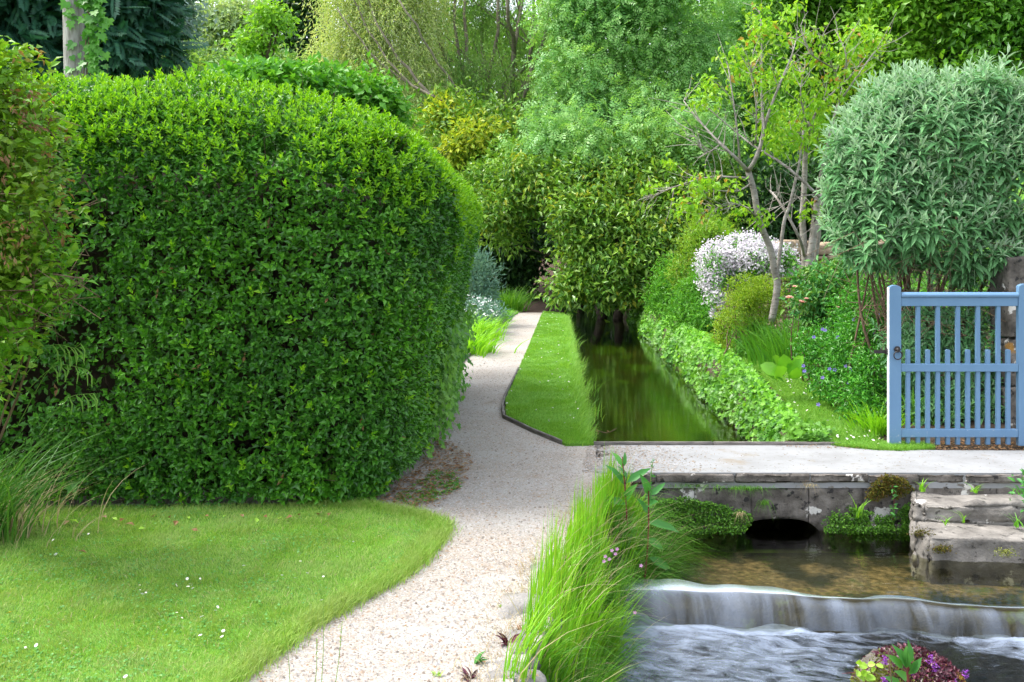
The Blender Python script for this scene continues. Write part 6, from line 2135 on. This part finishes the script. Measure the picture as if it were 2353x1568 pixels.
rock('edging_rock', G(1200, 1392) + (.02, 0, -.05), (.15, .20, .085), 'pale_rock', 3, 'broad pale rock bedded beside the tall grass at the gravel edge', 'rock', rk)
rock('edging_rock', G(1180, 1478) + (.02, 0, -.07), (.10, .14, .085), 'pale_rock', 8, 'grey pitted rock halfway along the gravel edge', 'rock', rk)
rock('edging_rock', G(1155, 1535) + (.02, 0, -.08), (.13, .12, .09), 'pale_rock', 12, 'dark sided rock nearest the bottom of the gravel edge', 'rock', rk)
rock('edging_rock', G(1225, 1310) + (.05, 0, -.06), (.10, .22, .07), 'pale_rock', 17, 'low pale rock half hidden by the upright grass', 'rock', rk)
rock('edging_rock', G(1385, 1100) + (.0, -.02, -.05), (.10, .09, .06), 'pale_rock', 22, 'small grey stone where the gravel meets the bridge top', 'rock', rk)
# purple weeds beside them
wg = 'small weeds in the gravel edge'
for (x, y, s_, mt, lb) in [(1168, 1482, .060, 'bugle', 'dark purple leaved weed between the edging rocks'), (1095, 1528, .06, 'dock', 'grey green leaved weed in the gravel near the rocks'), (1080, 1562, .055, 'bugle', 'purplish weed at the lower end of the gravel path'), (1195, 1455, .03, 'dead_leaf', 'tiny reddish weed beside the broad pale rock'), (1008, 1556, .03, 'lawn', 'tiny green grass tuft in the middle of the gravel'), (1150, 1400, .03, 'lawn', 'tiny green grass tuft left of the broad rock')]:
    q = G(x, y)
    t = thing('gravel_weed', q, lb, 'weed', wg)
    k = 9
    V, T = leaf_arrays(T_LANCE, np.tile(q, (k, 1)) + RNG.normal(0, .008, (k, 3)) * (1, 1, 0), np.column_stack((circ(k), RNG.uniform(.2, 1.6, k))), np.column_stack((RNG.normal(0, .3, (k, 2)), np.ones(k))), s_ * RNG.uniform(.7, 1.2, k), .3)
    obj('leaves', V, T, M[mt], t)

# willowherb on the bank top: each leaf a part
wg = 'willowherb stems on the stream bank'


def willowherb(base, top_, leaf_px, d, label, st=.007):
    t = thing('willowherb', base, label, 'plant', wg)
    c = spline([base, (base + top_) / 2 + (.015, 0, 0), top_], 12)
    MB().tube(c, np.linspace(st, st * .5, 12), 7).build('stem', M['red_stem'], t, smooth=True)
    for (x0_, y0_, x1_, y1_, w) in leaf_px:
        a, b = P(x0_, y0_, d), P(x1_, y1_, d - RNG.uniform(-.05, .10))
        L = np.linalg.norm(b - a)
        V, T = leaf_arrays(T_LANCE, a[None], nz(b - a)[None], nz(np.array((RNG.normal(0, .4), -.75, .65)))[None], L, w)
        obj('leaf', V, T, M['dock'], t, smooth=True)


d_ = 6.25
willowherb(P(1440, 1330, 6.2), P(1430, 1050, d_), [(1432, 1075, 1409, 1035, .32), (1434, 1072, 1437, 1040, .3), (1434, 1115, 1400, 1065, .26), (1440, 1110, 1495, 1072, .28), (1432, 1150, 1395, 1150, .25), (1436, 1150, 1456, 1115, .35), (1440, 1160, 1365, 1140, .22), (1440, 1100, 1425, 1070, .3)], d_, 'taller red stemmed willowherb standing in front of the bridge')
willowherb(P(1478, 1360, 6.1), P(1490, 1110, d_), [(1490, 1135, 1478, 1095, .35), (1492, 1140, 1530, 1108, .3), (1488, 1160, 1505, 1150, .5), (1488, 1180, 1470, 1145, .35), (1485, 1200, 1568, 1217, .24), (1485, 1240, 1530, 1260, .4), (1490, 1280, 1550, 1312, .3), (1490, 1150, 1500, 1120, .35)], d_, 'shorter willowherb with broad leaves leaning towards the water')
t = thing('slender_weed', P(1495, 1200, 6.6), 'slender grey green weed with a feathery tip by the bridge', 'weed')
c = spline([P(1486, 1250, 6.6), P(1490, 1150, 6.6), P(1500, 1062, 6.6)], 10)
MB().tube(c, .0025, 4).build('stem', M['green_stem'], t)
k = 40
q = c[RNG.integers(4, 10, k)]
V, T = leaf_arrays(T_LEAF4, q, rv(k) + (0, 0, .4), rv(k), RNG.uniform(.02, .04, k), .3)
obj('leaves', V, T, M['dock'], t)

# ------------------------------------------------------------------ what grows on the bridge face
def on_face(px_poly, n, d=FY - .02):
    poly = [P(x, y, d)[[0, 2]] for x, y in px_poly]
    q = scatter(poly, n)
    return np.column_stack((q[:, 0], np.full(n, d), q[:, 1]))


cg = 'creeping plants on the bridge face'
for (pp_, n, lb, mt) in [([(1500, 1150), (1560, 1140), (1640, 1155), (1690, 1165), (1730, 1185), (1722, 1205), (1700, 1222), (1620, 1232), (1510, 1234)], 5200, 'mat of tiny leaved creeper left of the bridge arch', 'creeper'),
                         ([(1895, 1225), (1888, 1200), (1905, 1175), (1940, 1160), (1990, 1175), (2040, 1185), (2098, 1150), (2105, 1190), (2095, 1236), (2000, 1238), (1930, 1240)], 5200, 'mat of tiny leaved creeper between the arch and the steps', 'creeper')]:
    c0 = on_face(pp_, n)
    t = thing('creeping_plant', c0.mean(0), lb, 'plant', cg)
    c0 = c0[(fbm(c0 * 9, 61) > .43) | (RNG.random(len(c0)) < .08)]
    n = len(c0)
    thick = .012 + .04 * fbm(c0 * 9, 3)
    c0[:, 1] -= RNG.random(n) * thick + .02 * (c0[:, 2] < -.35)
    leaves('foliage', T_LEAF, c0, rv(n) + (0, -.5, .1), rv(n) * .6 + (0, -.6, .7), RNG.uniform(.012, .022, n), .8, M[mt], t)
c0 = on_face([(1985, 1140), (2000, 1110), (2030, 1085), (2075, 1095), (2095, 1120), (2060, 1145), (2040, 1130), (2010, 1150)], 1500)
t = thing('moss_patch', c0.mean(0), 'brown moss hanging over the bridge edge beside the steps', 'moss')
c0[:, 1] -= RNG.random(1500) * .05
leaves('fronds', T_LEAF4, c0, rv(1500) + (0, -.6, -.5), rv(1500) + (0, -.7, .4), RNG.uniform(.012, .026, 1500), .5, M['moss'], t)


def tuft(px, d, n, h, mat, label, lean=(0, -.5), bend=(.5, 1.2), width=.006, sx=.02, group='grass tufts on the stonework', droop=0.0):
    q = P(*px, d)
    t = thing('grass_tuft', q, label, 'grass', group)
    blades('blades', q + RNG.normal(0, 1, (n, 3)) * (sx, .01, .004), h * RNG.uniform(.5, 1.15, n), nz(circ(n) + np.asarray(lean)), RNG.uniform(*bend, n), width * RNG.uniform(.7, 1.3, n), M[mat], t, segs=5, droop=droop)


tuft((1970, 1190), FY - .05, 9, .19, 'strap_bright', 'bright upright grass tuft in the creeper right of the arch', width=.011, bend=(.2, .7))
tuft((2118, 1128), 7.0, 10, .12, 'strap_bright', 'bright grass tuft at the corner of the top step riser', width=.010, bend=(.3, .9), sx=.012)
tuft((2240, 1132), 6.98, 9, .11, 'strap_bright', 'spreading grass tuft in the middle of the top riser', width=.009, bend=(.6, 1.2), sx=.012)
tuft((2335, 1136), 6.98, 9, .10, 'strap', 'low grass tuft at the right end of the top riser', width=.009, bend=(.6, 1.3), sx=.015)
tuft((2175, 1203), 6.68, 6, .10, 'strap_bright', 'small grass tuft sprouting left on the lower tread', width=.009, bend=(.6, 1.2), sx=.01)
tuft((2215, 1203), 6.67, 6, .13, 'strap_bright', 'taller grass tuft sprouting on the lower tread', width=.009, bend=(.5, 1.0), sx=.01)
tuft((2335, 1212), 6.62, 9, .12, 'strap', 'leafy grass tuft at the right end of the lower tread', width=.011, bend=(.4, 1.1), sx=.02)
tuft((1700, 1125), FY - .03, 130, .10, 'low_grass', 'drooping fringe of grass under the coping above the arch', width=.003, bend=(.8, 1.4), sx=.10, droop=.9)
tuft((1600, 1120), FY - .03, 60, .09, 'low_grass', 'thin drooping grass under the coping left of the arch', width=.003, bend=(.8, 1.4), sx=.12, droop=.9)
tuft((1758, 1160), FY - .03, 40, .16, 'low_grass', 'long hanging grass strand over the top of the arch', width=.003, bend=(.3, .8), sx=.012, droop=1.35)
tuft((1860, 1118), FY - .03, 34, .09, 'dry_grass', 'dry straw tuft hanging below the coping stones', width=.0025, bend=(.6, 1.3), sx=.03, droop=1.0)
tuft((1700, 1185), FY - .09, 34, .10, 'dry_grass', 'dry straw hanging at the left shoulder of the arch', width=.0025, bend=(.4, 1.0), sx=.02, droop=1.2)
t = thing('leafy_weed', P(2055, 1170, FY - .06), 'upright leafy weed with a reddish base beside the steps', 'weed')
MB().tube(spline([P(2050, 1205, FY - .04), P(2055, 1160, FY - .07), P(2050, 1115, FY - .09)], 8), .003, 5).build('stem', M['red_stem'], t)
k = 26
q = np.array([P(2052 + RNG.normal(0, 4), yq, FY - .08) for yq in RNG.uniform(1118, 1190, k)])
V, T = leaf_arrays(T_LANCE, q, rv(k) * (1, .6, .5) + (0, -.2, .3), rv(k) * .4 + (0, -.6, .7), RNG.uniform(.025, .045, k), .32)
obj('leaves', V, T, M['dock'], t)
t = thing('leafy_weed', P(2345, 1130, 6.9), 'broad leaved weed spilling over the right edge of the steps', 'weed')
k = 60
q = np.array([P(2350 + RNG.normal(0, 14), yq, 6.75) for yq in RNG.uniform(1090, 1215, k)])
V, T = leaf_arrays(T_LANCE, q, rv(k) + (-.3, -.3, .2), rv(k) * .4 + (0, -.6, .7), RNG.uniform(.04, .07, k), .4)
obj('leaves', V, T, M['dock'], t)
# moss on the steps
for (px, n, d_, mt, lb) in [((2165, 1262), 260, 6.40, 'moss', 'dark moss cushion on the face of the bottom step'), ((2310, 1270), 200, 6.27, 'moss_green', 'small green moss cushion further right on the bottom step'), ((2118, 1225), 300, 6.52, 'moss', 'brown moss on the left corner of the bottom step')]:
    q = P(*px, d_)
    t = thing('moss_cushion', q, lb, 'moss', 'moss cushions on the steps')
    leaves('fronds', T_LEAF4, q + RNG.normal(0, 1, (n, 3)) * (.035, .012, .014), rv(n) + (0, -.6, .2), rv(n), RNG.uniform(.008, .016, n), .6, M[mt], t)

# grass and soil at the foot of the gate
p = scatter([(2.60, 7.98), (2.85, 7.84), (3.05, 7.80), (3.35, 7.88), (3.35, 8.05), (2.6, 8.1)], 9000)
tag(blades('gate_grass', np.column_stack((p, np.full(len(p), .0))), .055 * RNG.uniform(.5, 1.3, len(p)), circ(len(p)), RNG.uniform(.3, 1.1, len(p)), .004, M['strip'], None, segs=2), kind='stuff')
p = scatter([(3.3, 7.86), (4.4, 7.84), (4.4, 8.3), (3.3, 8.3)], 500)
n = len(p)
V, T = leaf_arrays(T_LEAF, np.column_stack((p, np.full(n, .015))), np.column_stack((circ(n), RNG.uniform(0, .5, n))), np.column_stack((RNG.normal(0, .4, (n, 2)), np.ones(n))), RNG.uniform(.02, .04, n), .5)
tag(obj('gate_litter', V, T, M['dead_leaf']), kind='stuff')

# ------------------------------------------------------------------ planted rock in the stream
rc = np.array((1.97, 4.93, -.60))
rk_t = thing('planted_rock', rc, 'rock in the stream carpeted with purple bugle and moss', 'rock')
rock('boulder', rc, (.25, .24, .20), 'stone', 31, parent=rk_t, rough=.18)


def on_rock(n, u0, spread):
    u = nz(np.asarray(u0, float) + RNG.normal(0, spread, (n, 3)))
    u[:, 2] = np.abs(u[:, 2])
    return rc + u * (.275, .265, .225), u


q, u = on_rock(1500, (.15, -.45, .9), .55)
leaves('bugle_leaves', T_LEAF, q, u * .5 + rv(1500) * .8, u + rv(1500) * .4, RNG.uniform(.018, .034, 1500), .6, M['bugle'], rk_t)
q, u = on_rock(3400, (-.75, -.6, .5), .45)
leaves('moss_fronds', T_LEAF4, q, u + rv(3400) * .6, rv(3400), RNG.uniform(.010, .020, 3400), .6, M['moss_green'], rk_t)
q, u = on_rock(350, (.85, -.25, .45), .13)
leaves('rusty_moss', T_LEAF4, q, u + rv(350) * .6, rv(350), RNG.uniform(.010, .018, 350), .6, M['cherry_red'], rk_t)
k = 14
q = np.array([P(x, y, 4.72) for x, y in zip(RNG.normal(1985, 11, k), RNG.normal(1540, 12, k))])
V, T = leaf_arrays(T_OVAL, q, np.column_stack((RNG.normal(0, .6, k), np.full(k, -.4), RNG.uniform(-.2, .9, k))), np.tile((0, -.8, .6), (k, 1)) + RNG.normal(0, .25, (k, 3)), RNG.uniform(.030, .048, k), .8)
obj('lime_leaves', V, T, M['lime_leaf'], rk_t)
# spikes of violet flower
for (x, y, h) in [(2033, 1512, .05), (2138, 1510, .05), (2150, 1550, .06), (2218, 1545, .05), (2192, 1565, .045), (2033, 1560, .035), (2100, 1545, .04), (2148, 1530, .05)]:
    k = 44
    c = P(x, y, 4.78)
    q = c + np.column_stack((RNG.normal(0, .006, (k, 2)), RNG.uniform(-h, 0, k) * .8 + .01))
    V, T = leaf_arrays(T_LEAF4, q, rv(k) * (1, 1, .4) + (0, -.2, .2), rv(k), .011, .7)
    obj('flower_spike', V, T, M['bugle_flower'], rk_t)
# leafy stem standing on the rock
MB().tube(spline([P(2088, 1600, 4.66), P(2087, 1560, 4.66), P(2086, 1525, 4.66)], 8), [.006] * 8, 6).build('stem', M['red_stem'], rk_t)
for (x0_, y0_, x1_, y1_, w) in [(2085, 1530, 2095, 1478, .34), (2083, 1535, 2062, 1484, .34), (2084, 1535, 2080, 1492, .4), (2075, 1535, 2045, 1505, .36), (2092, 1545, 2116, 1516, .45), (2084, 1562, 2064, 1542, .5), (2068, 1575, 2040, 1556, .4), (2088, 1550, 2112, 1525, .5)]:
    a, b = P(x0_, y0_, 4.64), P(x1_, y1_, 4.60)
    V, T = leaf_arrays(T_LANCE, a[None], nz(b - a)[None], nz(np.array((RNG.normal(0, .3), -.8, .55)))[None], np.linalg.norm(b - a), w)
    obj('leaf', V, T, M['dock'], rk_t, smooth=True)
MB().tube([P(2030, 1515, 4.70), P(2005, 1530, 4.74), P(1975, 1545, 4.72), P(1935, 1548, 4.70)][::-1], [.0012, .002, .002, .002], 4).build('runner', M['red_stem'], rk_t)
MB().tube([P(2052, 1600, 4.6), P(2046, 1540, 4.6), P(2040, 1487, 4.6)], [.003, .0026, .002], 5).build('dead_stalk', M['bark_stem'], rk_t)
rock('submerged_stone', P(2290, 1560, 5.0) * (1, 1, 0) + (0, 0, -.72), (.17, .12, .07), 'pale_rock', 44, 'smooth tan stone lying under the racing water', 'rock', None)
rock('submerged_stone', P(1420, 1530, 5.0) * (1, 1, 0) + (0, 0, -.68), (.16, .12, .06), 'pale_rock', 47, 'tan stone awash below the overhanging grass', 'rock', None)


# grass tufts and a dead twig at the left margin of the channel
for (x, y, n, h, lb) in [(1322, 800, 26, .26, 'small grass tuft standing in the channel against the verge'), (1352, 905, 40, .22, 'grass tuft hanging over the channel halfway along the verge'), (1362, 960, 40, .20, 'grass tuft at the near left margin of the channel'), (1336, 850, 30, .20, 'thin grass tuft at the far left margin of the channel')]:
    q = G(x, y, -.06)
    t = thing('grass_tuft', q, lb, 'grass', 'grass tufts along the channel margin')
    blades('blades', q + RNG.normal(0, 1, (n, 3)) * (.04, .12, .03), h * RNG.uniform(.5, 1.2, n), nz(circ(n) + (1.0, -.2)), RNG.uniform(.2, 1.1, n), .007, M['strip'], t, segs=5)
q = G(1372, 1000, -.28)
t = thing('dead_twig', q, 'reddish brown dead twig lying in the channel beside the verge', 'twig')
MB().tube(spline([q + (-.12, .05, .02), q + (0, .02, .04), q + (.10, .0, .02), q + (.2, .04, .06)], 10), np.linspace(.006, .002, 10), 5).build('stem', M['bark_stem'], t)
k = 14
V, T = leaf_arrays(T_LEAF, q + np.column_stack((RNG.uniform(-.12, .12, k), RNG.normal(0, .02, k), RNG.uniform(.01, .07, k))), rv(k), rv(k) + (0, -.5, .5), RNG.uniform(.03, .05, k), .5)
obj('dead_leaves', V, T, M['dead_leaf'], t)

# small joined pieces count as one mass of their thing
for o in bpy.data.objects:
    if o.parent is not None and o.name.split('.')[0] in ('twigs', 'branches', 'stems', 'shoots', 'dead_twigs', 'ivy_stem', 'fronds', 'leaves', 'bugle_leaves', 'moss_fronds', 'rusty_moss', 'lime_leaves', 'seed_head', 'blades', 'dry_blades', 'drooping_spikes', 'dead_leaves', 'flower_spike'):
        o['kind'] = 'stuff'
